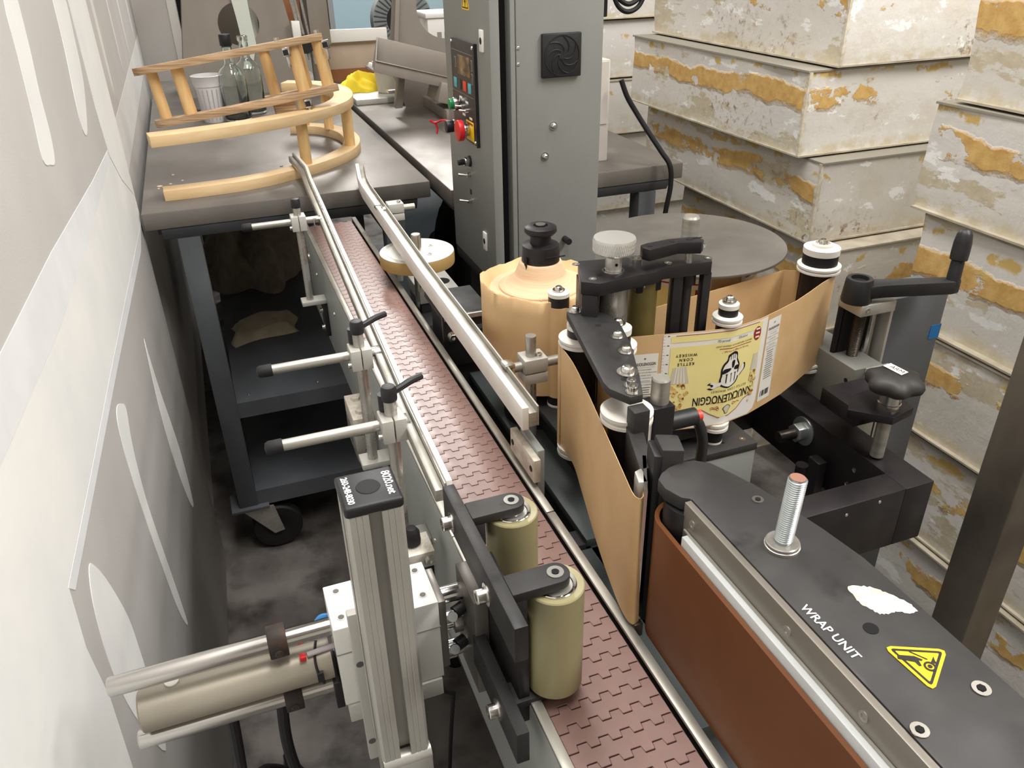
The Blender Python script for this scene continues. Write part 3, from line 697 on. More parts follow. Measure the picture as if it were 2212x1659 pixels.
yel = [(-.071, .108), (.046, .108), (.046, .033), (.030, .027), (.020, .017), (.008, .0115), (-.006, .0115), (-.018, .018), (-.028, .025), (-.071, .025)]
yl = decal('yellow_field', yel, 'label_yellow', sheet, .0009)
decal('yellow_field', rect(-.071, .046, .1135, .1215), 'label_yellow', sheet, .0009, 20)
decal('red_line', rect(-.066, .040, .1215, .1222), 'ink_red', sheet, .0011)
border = [(.046, .0325), (.030, .0265), (.020, .0165), (.008, .011), (-.006, .011), (-.018, .0175), (-.028, .0245)]
b = MB(); V = []; 
for p in border: V += [on_web(p[0], p[1], .0011), on_web(p[0], p[1] - .0008, .0011)]
b.add(V, [(2 * i, 2 * i + 1, 2 * i + 3, 2 * i + 2) for i in range(len(border) - 1)]); part('red_line', b, 'ink_red', sheet, recalc=False)
for i in range(30):                                                    # ruler printed along the left edge
    t = .122 - i * .0038; L = .0032 if i % 3 == 0 else .0018
    decal('ruler_tick', rect(SH + .0004, SH + L, t, t + .00035), 'ink_grey', sheet, .0008, 2)
    if i % 3 == 0: decal('ruler_number', rect(SH + .0048, SH + .0072, t - .0004, t + .0006), 'ink', sheet, .0008, 2)
print_text('KNUCKLENOGGIN', .0150, .000, .0365, 'ink', yl, .0012, True, .62, bold=.0002)
print_text('KETTLE CORN WHISKEY', .0042, .006, .0465, 'ink', yl, .0012, True, .85, spacing=1.3)
for tx, t in (('KETTLE', .0865), ('CORN', .0920), ('WHISKEY', .0975)): print_text(tx, .0050, -.052, t, 'ink', yl, .0012, True, .9, spacing=1.4, bold=.0001)
decal('red_line', rect(-.022, .024, .0310, .0316), 'ink_red', yl, .0012)
decal('red_line', rect(-.014, .030, .1000, .1008), 'ink_red', yl, .0012)
print_text('LIGHT WHISKEY WITH NATURAL FLAVORS', .0030, .006, .1035, 'ink', yl, .0012, False, .85)
print_text('"one sip, no noggin at the ball..."', .0036, .008, .0965, 'ink_red', yl, .0012, True, .8)
print_text('70 proof', .0042, -.010, .1105, 'ink', sheet, .0012); print_text('35% alc/vol', .0042, .016, .1105, 'ink', sheet, .0012, False, .7)
# red seal, popcorn boxes with spilled popcorn, scrolls
decal('red_seal', ell(.0385, .1085, .0055, .0085), 'ink_red', sheet, .0012, 8)
for t in (.113, .108, .103): decal('seal_print', rect(.0355, .0415, t, t + .0022), 'label_white', sheet, .0014, 3)
def popcorn(sc, w_):
    decal('popcorn_box', [(sc - w_ * .62, .083), (sc + w_ * .62, .083), (sc + w_, .062), (sc - w_, .062)][::-1], 'silver_print', yl, .0012, 6)
    for k in range(4):
        a = -.5 + k * .33; decal('box_stripe', [(sc + a * w_ * .62, .083), (sc + (a + .12) * w_ * .62, .083), (sc + (a + .12) * w_, .062), (sc + a * w_, .062)][::-1], 'label_white', yl, .0013, 2)
    rnd = random.Random(3)
    for k in range(26):
        r = rnd.random(); s = sc + (rnd.random() - .5) * 2 * w_ * (1 if k < 16 else .7); t = .060 - (k % 16) * .0009 - (0 if k < 16 else .014 + rnd.random() * .018)
        decal('popcorn', [(s + .0026 * rnd.uniform(.6, 1.1) * w_ / .012 * math.cos(q), t + .0026 * rnd.uniform(.7, 1.2) * math.sin(q)) for q in [i * PI / 4 for i in range(8)]], 'popcorn', yl, .0013 + k * .00001, 2)
popcorn(-.0585, .0120); popcorn(.0405, .0055)
def emblem(X0_, T0_):
    """printed skull-shaped emblem gripping a spanner"""
    def P_(pts, m, o): decal('emblem', catm(pts), m, yl, o, 10)
    def catm(pts): return [(X0_ + p.x * .001, T0_ + p.y * .001) for p in catmull([(q[0], q[1], 0) for q in pts], 3, True)]
    body = [(-8, -14), (0, -16), (8, -12), (11, -4), (10, 2), (11, 9), (9, 14), (7, 18), (6, 25), (1, 27.5), (-5, 25), (-6, 19), (-10, 14), (-12, 8), (-12, 0), (-13, -5), (-12, -11)]
    spn = [(-12, -8), (-17, -9), (-22, -7), (-26, -9), (-22, -10.5), (-22, -13), (-26, -14), (-21, -16), (-17, -14), (-12, -12)]
    spn2 = [(10, -1), (14, 4), (16, 9), (19, 9), (19.5, 3), (16, -1), (12, -5)]
    for shp in (spn, spn2, body): P_([(p[0] * 1.06 + (.5 if p[0] > 0 else -.5), p[1] * 1.05) for p in shp], 'ink', .0012)
    for shp in (spn, spn2): P_([(p[0] * .97 + .1, p[1] * .97) for p in shp], 'label_white', .0014)
    P_([(p[0] * .93, p[1] * .94) for p in body], 'label_white', .0014)
    P_([(-11, 2), (-2, 6), (-2, 9), (-10, 8)], 'ink', .0016); P_([(4, 6), (10, 5), (10, 10), (5, 10)], 'ink', .0016)
    P_([(0, 9), (3, 9), (4, 17), (1, 18), (-1, 16)], 'ink', .0016)
    for x in (-6, 0, 6): P_([(x - .5, -9), (x + .5, -9), (x + .7, 0), (x + 1.5, 2), (x - 1.5, 1.5), (x - .5, 0)], 'ink', .0016)
    for x in (-3, 0, 3): P_([(x - .4, 20), (x + .4, 20), (x + .4, 26), (x - .4, 26)], 'ink_grey', .0016)
emblem(.004, .066)
def scroll(cs, ct, g):
    pts = [(0, 0), (3, 1.5), (6, .5), (9, 2), (11, .5), (9, -1.2), (7.5, -.2)]; V = []
    for p in catmull([(q[0] * g, q[1], 0) for q in pts], 4): V += [on_web(cs + p.x * .001, ct + p.y * .001, .0012), on_web(cs + p.x * .001, ct + p.y * .001 - .0008, .0012)]
    part('scroll', MB().add(V, [(2 * i, 2 * i + 1, 2 * i + 3, 2 * i + 2) for i in range(len(V) // 2 - 1)]), 'ink_red', yl, recalc=False)
scroll(-.018, .0245, 1); scroll(-.017, .0225, 1); scroll(.023, .0255, -1)
decal('popcorn', [(.004 + .005 * math.cos(a) * (1 + .3 * math.sin(3 * a)), .0205 + .0062 * math.sin(a)) for a in [i * PI / 8 for i in range(16)]], 'ink_grey', yl, .0012, 4)
decal('popcorn', [(.004 + .004 * math.cos(a) * (1 + .3 * math.sin(3 * a)), .0205 + .0052 * math.sin(a)) for a in [i * PI / 8 for i in range(16)]], 'silver_print', yl, .0013, 4)
def back_label(s0, s1, t0, t1):
    w_ = s1 - s0; sc = (s0 + s1) / 2
    l = decal('back_label', rect(s0, s1, t0, t1), 'label_white', fweb, .0006, 12)
    print_text('KNUCKLENOGGIN', w_ * .175, sc, t1 - .0125, 'ink', l, .0009, False, .56, bold=.00008)
    print_text('+', .006, sc, t1 - .006, 'ink', l, .0009)
    decal('rule', rect(s0 + .003, s1 - .003, t1 - .0165, t1 - .0163), 'ink', l, .0009, 4)
    for k, tx in enumerate(('KETTLE CORN WHISKEY', 'LIGHT WHISKEY WITH NATURAL FLAVORS', 'AND CARAMEL COLOR', 'NET CONT. 750ML  35% ALC/VOL (70 PROOF)', 'Produced and bottled by')): print_text(tx, w_ * .072, sc, t1 - .0195 - k * .0035, 'ink', l, .0009, False, .68)
    print_text('GOVERNMENT WARNING: (1)', w_ * .078, sc, t1 - .0385, 'ink', l, .0009, False, .8)
    rnd = random.Random(5)
    for k in range(13):
        decal('small_print', rect(s0 + .004 + rnd.random() * .002, s1 - .004 - rnd.random() * .004, t1 - .0425 - k * .0030, t1 - .0416 - k * .0030), 'ink_grey', l, .0009, 4)
    decal('frame_line', rect(s1 - .0022, s1 - .0019, t1 - .082, t1 - .037), 'ink_grey', l, .0009, 1); decal('frame_line', rect(s0 + .002, s1 - .0019, t1 - .0355, t1 - .0352), 'ink_grey', l, .0009, 4)
    if t1 - t0 > .09:
        for k in range(22):
            if rnd.random() < .7: decal('barcode_bar', rect(s0 + .004 + k * (w_ - .008) / 22, s0 + .004 + (k + rnd.uniform(.3, .9)) * (w_ - .008) / 22, t0 + .006, t0 + .014), 'ink', l, .0009, 1)
back_label(-.114, -.084, .022, .103)
back_label(.0585, .083, .010, .118)

# supply roll under the steel disc, with its visible yellow labels
DX, DY, DZ, DR = .578, .882, 1.005, .126
sr = thing('supply_roll', 'roll of yellow labels on a spindle under the round steel disc', 'label roll', (DX, DY, .80))
RS = .092
part('paper_roll', MB().lathe([(.038, .866), (RS, .866), (RS, .991), (.038, .991)], Matrix.Translation((DX, DY, 0)), 64), 'kraft', sr)
def wrap_patch(name, a0, a1, z0, z1, m, off, par):
    b = MB(); V = []; n = 16
    for i in range(n + 1):
        a = math.radians(a0 + (a1 - a0) * i / n); V += [(DX + (RS + off) * math.cos(a), DY + (RS + off) * math.sin(a), z0), (DX + (RS + off) * math.cos(a), DY + (RS + off) * math.sin(a), z1)]
    b.add(V, [(2 * i, 2 * i + 2, 2 * i + 3, 2 * i + 1) for i in range(n)]); return part(name, b, m, par, recalc=False)
for a in (-165, -75, 15):
    ls = wrap_patch('label_sheet', a, a + 62, .868, .990, 'label_white', .0006, sr)
    wrap_patch('yellow_field', a + 4, a + 58, .885, .975, 'label_yellow', .0009, ls); wrap_patch('red_line', a + 5, a + 57, .980, .982, 'ink_red', .0009, ls)
    wrap_patch('red_seal', a + 50, a + 56, .960, .974, 'ink_red', .0012, ls); wrap_patch('back_label', a + 66, a + 84, .885, .975, 'label_white', .0006, sr)
part('disc', MB().lathe([(0, 1.0015), (DR, 1.0015), (DR, DZ), (0, DZ)], Matrix.Translation((DX, DY, 0)), 96), 'gunmetal', sr, .0004)
part('spindle', MB().lathe([(0, .80), (.0115, .80), (.0115, 1.038), (.0095, 1.041), (0, 1.041)], Matrix.Translation((DX, DY, 0)), 32), 'brushed', sr)
for x, y in ((DX - .024, DY - .001), (DX + .010, DY - .021), (DX + .015, DY + .010)): screw(sr, (x, y, DZ), (0, 0, 1), .0028, .002, 'button', washer=False)
part('hub_plate', MB().box(DX - .06, DX + .06, DY - .06, DY + .06, .79, .815), 'black_plate', sr, .001)
part('hub_column', MB().cyl((DX, DY, 0), (DX, DY, .79), .03), 'black_matt', sr)

# kraft liner take-up roll
LX, LY, LR = .357, .868, .0745
kr = thing('liner_roll', 'take-up roll of plain brown liner paper with a ragged top edge', 'paper roll', (LX, LY, .80))
prof = []; seg = 72; vs = []; rr_ = random.Random(2)
for k, (r, z) in enumerate(((LR, .866), (LR, .93), (LR, .975), (LR, .992), (LR - .002, .9935), (LR - .009, .9845), (LR - .012, .982))):
    for i in range(seg):
        a = 2 * PI * i / seg; wob = (math.sin(a * 5 + 1) * .5 + math.sin(a * 13) * .3 + rr_.uniform(-.35, .35)) * (.0032 if k in (3, 4) else (.002 if k == 5 else 0))
        rad = r + (math.sin(a * 3 + .6) * .0016 if k < 5 else 0) + (wob * .5 if k >= 3 else 0)
        vs.append((LX + rad * math.cos(a), LY + rad * math.sin(a), z + wob))
fs = [(k * seg + i, k * seg + (i + 1) % seg, (k + 1) * seg + (i + 1) % seg, (k + 1) * seg + i) for k in range(6) for i in range(seg)]
part('outer_wrap', MB().add(vs, fs + [list(range(seg - 1, -1, -1))]), 'kraft', kr, sharp=60)
prof = [(LR - .0095, .905)] + [(LR - .010, .983), (LR - .022, .984), (.052, .986), (.044, .989), (.037, .994), (.032, 1.000), (.029, 1.008), (.026, 1.016), (.020, 1.018)]
pr = []
for i in range(len(prof) - 1):                                        # fine steps of the wound layers
    for k in range(4):
        f = k / 4; r = prof[i][0] * (1 - f) + prof[i + 1][0] * f; z = prof[i][1] * (1 - f) + prof[i + 1][1] * f; pr.append((r, z + (.0006 if k % 2 else 0)))
part('wound_layers', MB().lathe(pr + [(.018, 1.018), (.018, .905)], Matrix.Translation((LX, LY, 0)), 72), 'kraft_side', kr, sharp=70)
part('core_chuck', MB().lathe([(0, .866), (.0235, .866), (.0235, 1.030), (.0225, 1.0375), (.013, 1.039), (.0128, 1.050), (.0175, 1.0515), (.0200, 1.0545), (.0195, 1.0595), (.015, 1.0615), (.009, 1.0615), (.0085, 1.059), (0, 1.059)], Matrix.Translation((LX, LY, 0)), 36), 'anodised', kr, sharp=28)
part('chuck_pin', MB().cyl((LX, LY, 1.05), (LX, LY, 1.063), .0062), 'bright_steel', kr)
part('chuck_slot', MB().box(LX - .0243, LX - .0230, LY - .013, LY - .007, 1.000, 1.026).box(LX - .004, LX + .0225, LY - .0245, LY - .0225, 1.0268, 1.0278), 'void', kr)
part('spindle_base', MB().lathe([(0, .80), (.05, .80), (.05, .815), (.012, .82), (.012, .866), (0, .866)], Matrix.Translation((LX, LY, 0)), 32), 'black_matt', kr)

# ================================================================== label head
lh = thing('label_applicator', 'black label applicator frame with knurled drive roller and guide pulleys', 'applicator', (.40, .68, .80))
def pulley(x, y, r, zb, zt, fr, caps=True, base=None, stem='anodised', cap_r=None, h=.014):
    """guide roller: black drum, white flanges, stepped white cap and screw"""
    part('roller_drum', MB().cyl((x, y, zb), (x, y, zt), r, 28), stem, lh)
    part('flange', MB().lathe([(0, zt + .001), (fr, zt + .001), (fr, zt + .0035), (fr * .9, zt + .0043), (fr * .9, zt + .0055), (fr, zt + .0062), (fr, zt + .0085), (fr * .86, zt + .010), (0, zt + .010)], Matrix.Translation((x, y, 0)), 32), 'pulley_white', lh)
    cr = cap_r or r
    part('roller_neck', MB().cyl((x, y, zt + .010), (x, y, zt + .010 + h * .6), cr, 28), 'anodised', lh)
    z = zt + .010 + h * .6
    part('roller_cap', MB().lathe([(0, z), (cr * 1.03, z), (cr * 1.03, z + h * .35), (cr * .6, z + h * .42), (cr * .58, z + h * .55), (0, z + h * .55)], Matrix.Translation((x, y, 0)), 28), 'pulley_white', lh)
    screw(lh, (x, y, z + h * .55), (0, 0, 1), .0052 if r < .02 else .006, .0045, 'button')
    part('flange', MB().lathe([(0, zb - .011), (fr, zb - .011), (fr, zb - .0075), (fr * .88, zb - .0065), (fr * .88, zb - .005), (fr, zb - .004), (fr, zb - .001), (0, zb - .001)], Matrix.Translation((x, y, 0)), 32), 'pulley_white', lh)
pulley(BRX, BRY, BRR - .0006, .868, .992, .0265, cap_r=.0215, h=.022)
pulley(MRX, MRY, MRR - .0006, .866, .991, .0165, cap_r=.0108)
part('roller_foot', MB().cyl((MRX, MRY, .838), (MRX, MRY, .855), .011), 'anodised', lh); part('foot_ring', MB().cyl((MRX, MRY, .8355), (MRX, MRY, .838), .0112), 'pulley_white', lh)
pulley(.327, .6865, .0175, .866, .991, .0225, cap_r=.0135)
pulley(.3555, .657, .0150, .866, .991, .0205, cap_r=.0138, h=.018)
# front pulley by the blade
part('roller_drum', MB().cyl((.301, .532, .84), (.301, .532, .992), .0165, 28), 'anodised', lh)
part('flange', MB().lathe([(0, .993), (.0235, .993), (.0235, .996), (.021, .997), (.021, .9985), (.0235, .9995), (.0235, 1.0025), (0, 1.0035)], Matrix.Translation((.301, .532, 0)), 32), 'pulley_white', lh)
# idler before the liner roll
part('roller_drum', MB().cyl((IX, IY, .850), (IX, IY, .998), IR, 28), 'anodised', lh)
part('roller_cap', MB().lathe([(0, .998), (.0128, .998), (.0128, 1.0025), (.0075, 1.0035), (.007, 1.0045), (0, 1.0045)], Matrix.Translation((IX, IY, 0)), 28), 'pulley_white', lh)
part('foot_ring', MB().cyl((IX, IY, .8505), (IX, IY, .8535), .0132), 'pulley_white', lh); screw(lh, (IX, IY, 1.0045), (0, 0, 1), .0050, .0042, 'button')
# swing plate over the pulleys
PLT = [(.3145, .694), (.3225, .7015), (.335, .7005), (.350, .675), (.354, .652), (.3415, .604), (.319, .545), (.3055, .514), (.293, .5135), (.2835, .533), (.2835, .545)]
sp = part('swing_plate', MB().prism(PLT, 1.0185, 1.0265), 'black_plate', lh, .0008)
for x, y in ((.323, .692), (.3365, .622), (.329, .590)): screw(lh, (x, y, 1.0265), (0, 0, 1), .0050, .0048, 'button')
screw(lh, (.311, .553, 1.0265), (0, 0, 1), .0065, .0055, 'button')
for x, y in ((.303, .531), (.299, .5205)): screw(lh, (x, y, 1.0265), (0, 0, 1), .0042, .0055, 'cap')
for x, y, r in ((.3305, .652, .0032), (.303, .543, .0032)): part('plate_hole', MB().cyl((x, y, 1.0262), (x, y, 1.02665), r, 16), 'void', sp)
# peel blade assembly
part('blade_arm', MB().box(.2905, .3055, .500, .5135, .975, 1.0185), 'black_plate', lh, .0008)
part('blade_arm', MB().prism([(.2905, .5135), (.3055, .5135), (.2830, .452), (.2710, .452)], .965, .998), 'black_plate', lh, .0008)
part('blade_arm', MB().prism([(.2905, .5135), (.3055, .5135), (.2850, .468), (.2760, .468)], .835, .965), 'anodised', lh, .0008)
part('blade_pad', MB().prism([(.2660, .452), (.2735, .4545), (.2690, .436), (.2620, .438)], .955, .998), 'aluminium', lh, .0006)
part('peel_blade', MB().prism([(.2600, .4255), (.2625, .4245), (.2850, .468), (.2825, .4695)], .853, .998), 'chrome', lh)
part('blade_tip', MB().box(.2565, .2645, .418, .424, .852, .866), 'dark_steel', lh, .0006)
part('web_guard', MB().prism([(.2800, .437), (.2960, .430), (.3030, .452), (.2860, .460)], .850, 1.024), 'black_plate', lh, .002)
part('guard_face', MB().prism([(.2750, .4395), (.2805, .4365), (.2865, .4600), (.2815, .4615)], .845, 1.018), 'black_plastic', lh, .0008)
screw(lh, (.3000, .4405, .99), (.9, -.35, 0), .002, .001, 'button', washer=False)
part('guard_post', MB().box(.3250, .3460, .525, .548, .80, 1.000), 'anodised', lh, .0008)
part('clamp_pin', MB().lathe([(0, 1.0), (.0085, 1.0), (.0085, 1.023), (.0075, 1.0245), (0, 1.0245)], Matrix.Translation((.3365, .537, 0)), 24), 'brushed', lh)
part('guard_link', MB().box(.300, .326, .46, .548, .84, .86), 'anodised', lh, .0008)
hd = part('clamp_handle', MB().cyl((.346, .537, .975), (.376, .537, .975), .0085, 24), 'black_plastic', lh)
hp = catmull([(.369, .537, .975), (.379, .535, .968), (.384, .532, .950), (.383, .530, .930), (.381, .528, .915)], 5)
part('handle_grip', MB().tube(hp, .0052, 12), 'black_plastic', hd); part('handle_button', MB().cyl((.376, .537, .975), (.382, .537, .975), .0052, 20), 'orange_red', hd)
part('handle_neck', MB().cyl((.340, .537, .975), (.3465, .537, .975), .0068), 'black_rubber', hd)
part('bright_bracket', MB().box(.316, .325, .527, .540, .935, .985), 'white_metal', lh, .0008)
part('bright_plate', MB().prism([(.355, .545), (.420, .600), (.448, .660), (.425, .705), (.380, .700)], .828, .832), 'bright_steel', lh)
part('plate_stand', MB().box(.36, .42, .58, .69, .80, .828), 'black_matt', lh)
# drive and nip unit
part('drive_block', MB().prism([(.3245, .679), (.3375, .669), (.3605, .712), (.343, .733)], .842, 1.050), 'anodised', lh, .0008)
NP = [(.3235, .680), (.3385, .668), (.405, .6745), (.420, .682), (.4745, .677), (.4815, .690), (.462, .712), (.428, .728), (.405, .722), (.345, .734)]
part('nip_plate', MB().prism(NP, 1.050, 1.064), 'anodised', lh, .0008)
for x, y in ((.3385, .725), (.337, .681), (.429, .690), (.4755, .686)): screw(lh, (x, y, 1.064), (0, 0, 1), .0042, .0007, 'flat', washer=False)
screw(lh, (.400, .708, 1.064), (0, 0, 1), .0075, .004, 'flat', washer=False, name='bushing')
part('plate_hole', MB().cyl((.3475, .6875, 1.0637), (.3475, .6875, 1.0642), .0026, 16), 'void', lh)
KX, KY = .366, .693
part('bearing', MB().lathe([(.0095, 1.064), (.0118, 1.064), (.0118, 1.0652), (.0095, 1.0652)], Matrix.Translation((KX, KY, 0)), 28), 'chrome', lh)
kn = part('drive_knob', MB().lathe([(0, 1.064), (.0085, 1.064), (.0085, 1.080), (.0150, 1.0835), (.0210, 1.0855), (.0218, 1.087), (.0218, 1.0985), (.0212, 1.1005), (0, 1.101)], Matrix.Translation((KX, KY, 0)), 40), 'knob_alu', lh, sharp=25)
part('set_screw', MB().cyl((KX - .001, KY - .0084, 1.0735), (KX - .001, KY - .0090, 1.0735), .0016, 12), 'void', kn)
# knurling: crossed ridges round the knob and the drive roller
def knurl(par, x, y, r, z0, z1, n, turn, m, rad=.0005):
    for sgn in (-1, 1):
        for k in range(n):
            a0 = 2 * PI * k / n; P = [(x + r * math.cos(a0 + sgn * turn * i / 4), y + r * math.sin(a0 + sgn * turn * i / 4), z0 + (z1 - z0) * i / 4) for i in range(5)]
            KB.tube(P, rad, 4, False)
KB = MB(); knurl(None, KX, KY, .0218, 1.0870, 1.0985, 60, .16, None, .00035); part('knurling', KB, 'knob_alu', kn)['kind'] = 'stuff'
DRX, DRY, DRR = .372, .7005, .0150
dr = part('drive_roller', MB().cyl((DRX, DRY, .862), (DRX, DRY, 1.049), DRR, 40), 'steel', lh)
KB = MB(); knurl(None, DRX, DRY, DRR, .90, 1.048, 44, 1.9, None, .00045); part('knurling', KB, 'steel', dr)['kind'] = 'stuff'
part('nip_roller', MB().cyl((.4085, .7035, .862), (.4085, .7035, 1.047), .0155, 36), 'olive', lh)
part('nip_bracket', MB().box(.394, .4235, .690, .699, 1.034, 1.050), 'anodised', lh, .002); screw(lh, (.405, .690, 1.043), (0, -1, 0), .0036, .0008, 'flat', washer=False)
part('nip_post', MB().box(.434, .446, .684, .694, .862, 1.050), 'anodised', lh, .0008)
part('nip_post', MB().cyl((.4565, .694, .862), (.4565, .694, 1.050), .0058), 'black_plate', lh)
part('nip_post', MB().box(.468, .478, .680, .689, .862, 1.050), 'anodised', lh, .0008)
part('nip_post_collar', MB().cyl((.4565, .694, 1.036), (.4565, .694, 1.050), .0095), 'anodised', lh)
part('base_plate', MB().box(.395, .49, .672, .735, .845, .862), 'anodised', lh, .001)
part('base_post', MB().box(.40, .455, .685, .73, .80, .845), 'anodised', lh)
# pressure lever on top
LV = [(.388, .672), (.392, .664), (.402, .666), (.430, .672), (.452, .663), (.459, .670), (.457, .680), (.448, .683), (.425, .686), (.399, .684), (.390, .681)]
lvp = part('pressure_lever', MB().prism([(p[0] + .006, p[1] + .012) for p in LV], 1.075, 1.088), 'anodised', lh, .0012)
part('lever_pin', MB().cyl((.450, .685, 1.064), (.450, .685, 1.075), .004), 'steel', lh)
for x, y, r in ((.4035, .686, .0028), (.431, .689, .0028), (.4505, .688, .0034)): part('lever_hole', MB().cyl((x, y, 1.0878), (x, y, 1.08835), r, 16), 'void', lvp)
part('lever_slit', MB().box(.4505, .466, .6874, .6884, 1.0878, 1.0884), 'void', lvp)
# gear box below the middle roller
gb = part('gear_box', MB().box(.432, .545, .648, .735, .700, .8255), 'machine_grey', lh, .0015)
part('gear_box_lid', MB().box(.431, .546, .647, .736, .8255, .8355), 'black_plate', lh, .001)
for x, y in ((.533, .660), (.533, .722), (.446, .66)): screw(lh, (x, y, .8355), (0, 0, 1), .0038, .0006, 'flat', washer=False)
part('lid_hole', MB().cyl((.507, .662, .8353), (.507, .662, .8358), .0022, 12), 'void', lh)
part('gear_box_post', MB().box(.44, .47, .66, .72, .0, .70), 'black_matt', lh)

# ================================================================== height slide with crank, black frame and grey column
hs = thing('height_slide', 'grey column and screw slide with black crank handle carrying the label applicator', 'machine slide', (.76, .70, 0))
part('column', MB().box(.757, .857, .700, .752, 0, .962), 'slide_grey', hs, .002)
part('column_foot', MB().box(.69, .93, .64, .82, 0, .02), 'slide_grey', hs, .002)
part('tape', MB().box(.8405, .8575, .6994, .700, .892, .912).box(.857, .8575, .6994, .715, .892, .912), 'blue_tape', hs, label='blue tape scrap')
part('top_block', MB().box(.700, .7525, .683, .7235, .9555, .970), 'aluminium', hs, .0008)
part('back_plate', MB().box(.7525, .7565, .688, .745, .775, .968), 'aluminium', hs, .0006)
part('back_plate', MB().box(.735, .7525, .7240, .745, .775, .968), 'aluminium', hs, .0006)
screw(hs, (.7095, .683, .963), (0, -1, 0), .0036, .0008, 'flat', washer=False)
ls = MB().cyl((.719, .703, .79), (.719, .703, .9555), .0062)
lsp = part('lead_screw', ls, 'dark_steel', hs)
th = MB()
for k in range(36): th.lathe([(.0058, 0), (.0072, .0011), (.0058, .0022)], Matrix.Translation((.719, .703, .885 + k * .00195)), 16)
part('screw_thread', th, 'dark_steel', lsp)
part('guide_rod', MB().cyl((.7415, .7060, .79), (.7415, .7060, .9555), .0058), 'bright_steel', hs)
part('guide_rod', MB().cyl((.7030, .7190, .79), (.7030, .7190, .9555), .0040), 'anodised', hs)
part('bellows_back', MB().box(.706, .735, .7150, .7235, .79, .9555), 'black_matt', hs)
part('carriage', MB().box(.694, .7375, .668, .785, .785, .892), 'carriage_grey', hs, .001)
part('carriage_rail', MB().box(.7100, .7450, .6600, .668, .752, .892), 'aluminium', hs, .0008)
part('rail_slot', MB().box(.7360, .7380, .6596, .6601, .752, .862), 'void', hs)
for z in (.872, .855, .838): part('carriage_hole', MB().cyl((.6937, .679, z), (.6941, .679, z), .0032, 16), 'void', hs)
screw(hs, (.718, .660, .815), (0, -1, 0), .0026, .0005, 'flat', washer=False); screw(hs, (.728, .660, .88), (0, -1, 0), .0022, .0005, 'flat', washer=False)
# crank
ck = part('crank_hub', MB().lathe([(0, .970), (.0175, .970), (.0180, .973), (.0158, .998), (.0148, 1.000), (.0105, 1.000), (.0098, .9955), (0, .9955)], Matrix.Translation((.705, .701, 0)), 32), 'black_plastic', hs, sharp=26)
a = Vector((.705, .701, 0)); e = Vector((.8235, .664, 0)); d = (e - a).normalized(); n = Vector((-d.y, d.x, 0))
arm = [a + d * .008 + n * .0145, a + d * .03 + n * .0108, e + n * .0088 - d * .01, e + n * .005, e + d * .003, e - n * .005, e - n * .0088 - d * .01, a + d * .03 - n * .0108, a + d * .008 - n * .0145]
part('crank_arm', MB().prism([(p.x, p.y) for p in arm], .9765, .9935), 'black_plastic', ck, .002)
gx, gy = .8165, .6665
Xg = Matrix.Translation((gx, gy, .992)) @ Matrix.Rotation(math.radians(7), 4, 'Y') @ Matrix.Rotation(math.radians(-6), 4, 'X')
part('crank_grip', MB().lathe([(0, -.004), (.0082, -.004), (.0076, .022), (.0072, .024), (.0100, .0255), (.0104, .032), (.0102, .046), (.0088, .056), (.0060, .061), (0, .0635)], Xg, 24), 'black_plastic', ck, sharp=40)
# black rectangular carrier frame
part('carrier_beam', MB().box(.652, .692, .520, .83, .745, .825), 'anodised', hs, .001)
part('carrier_beam', MB().box(.500, .652, .520, .552, .745, .825), 'anodised', hs, .001)
part('carrier_beam', MB().box(.56, .652, .79, .83, .745, .825), 'anodised', hs, .001)
for x, z in ((.573, .812), (.617, .817)): screw(hs, (x, .520, z), (0, -1, 0), .0022, .0006, 'button', washer=False)
for y, z in ((.596, .800), (.603, .775)): screw(hs, (.652, y, z), (-1, 0, 0), .0032, .0006, 'flat', washer=False)
part('washer', MB().cyl((.652, .689, .801), (.6495, .689, .801), .0195, 28), 'zinc', hs, .0004)
part('nut', MB().prism(hexpts(.0128, .3), 0, .013, align((.6495, .689, .801), (.63, .689, .801))[0]), 'zinc', hs, .0012)
part('bolt_stud', MB().cyl((.64, .689, .801), (.612, .689, .801), .0072, 20), 'dark_steel', hs, .0006)
part('frame_rod', MB().cyl((.613, .640, .02), (.613, .640, .79), .0075), 'anodised', hs)
part('frame_rod', MB().box(.632, .645, .632, .652, .02, .79), 'anodised', hs, .001)
part('rod_foot', MB().box(.58, .70, .60, .70, 0, .02), 'anodised', hs, .001)
# arm-lock knob
part('knob_bracket', MB().prism([(.6190, .594), (.6480, .621), (.692, .6215), (.6965, .600), (.6900, .569), (.6540, .561)], .884, .894), 'anodised', hs, .0008)
part('knob_bracket', MB().box(.640, .71, .600, .660, .862, .884), 'anodised', hs, .0008)
for y in (.5975, .6045): part('bracket_hole', MB().cyl((.6345 + (y - .5975), y - .001, .8890), (.6342 + (y - .5975), y - .0014, .8890), .0022, 12), 'bright_steel', hs)
KXX, KYY = .6655, .582
part('knob_shaft', MB().cyl((KXX, KYY, .828), (KXX, KYY, .884), .0078), 'brushed', hs)
part('knob_collar', MB().lathe([(0, .894), (.0128, .894), (.0128, .9005), (.0118, .901), (.0118, .916), (0, .916)], Matrix.Translation((KXX, KYY, 0)), 28), 'bright_steel', hs)
kb = MB(); seg = 84; vs = []
for k, (r, z) in enumerate(((.010, .914), (.021, .916), (.0285, .921), (.0300, .9265), (.0282, .932), (.021, .9365), (.010, .939), (0.0005, .9395))):
    for i in range(seg):
        an = 2 * PI * i / seg; lobe = 1 + .085 * math.cos(6 * an) * (1 if 1 <= k <= 4 else .3); vs.append((KXX + r * lobe * math.cos(an), KYY + r * lobe * math.sin(an), z))
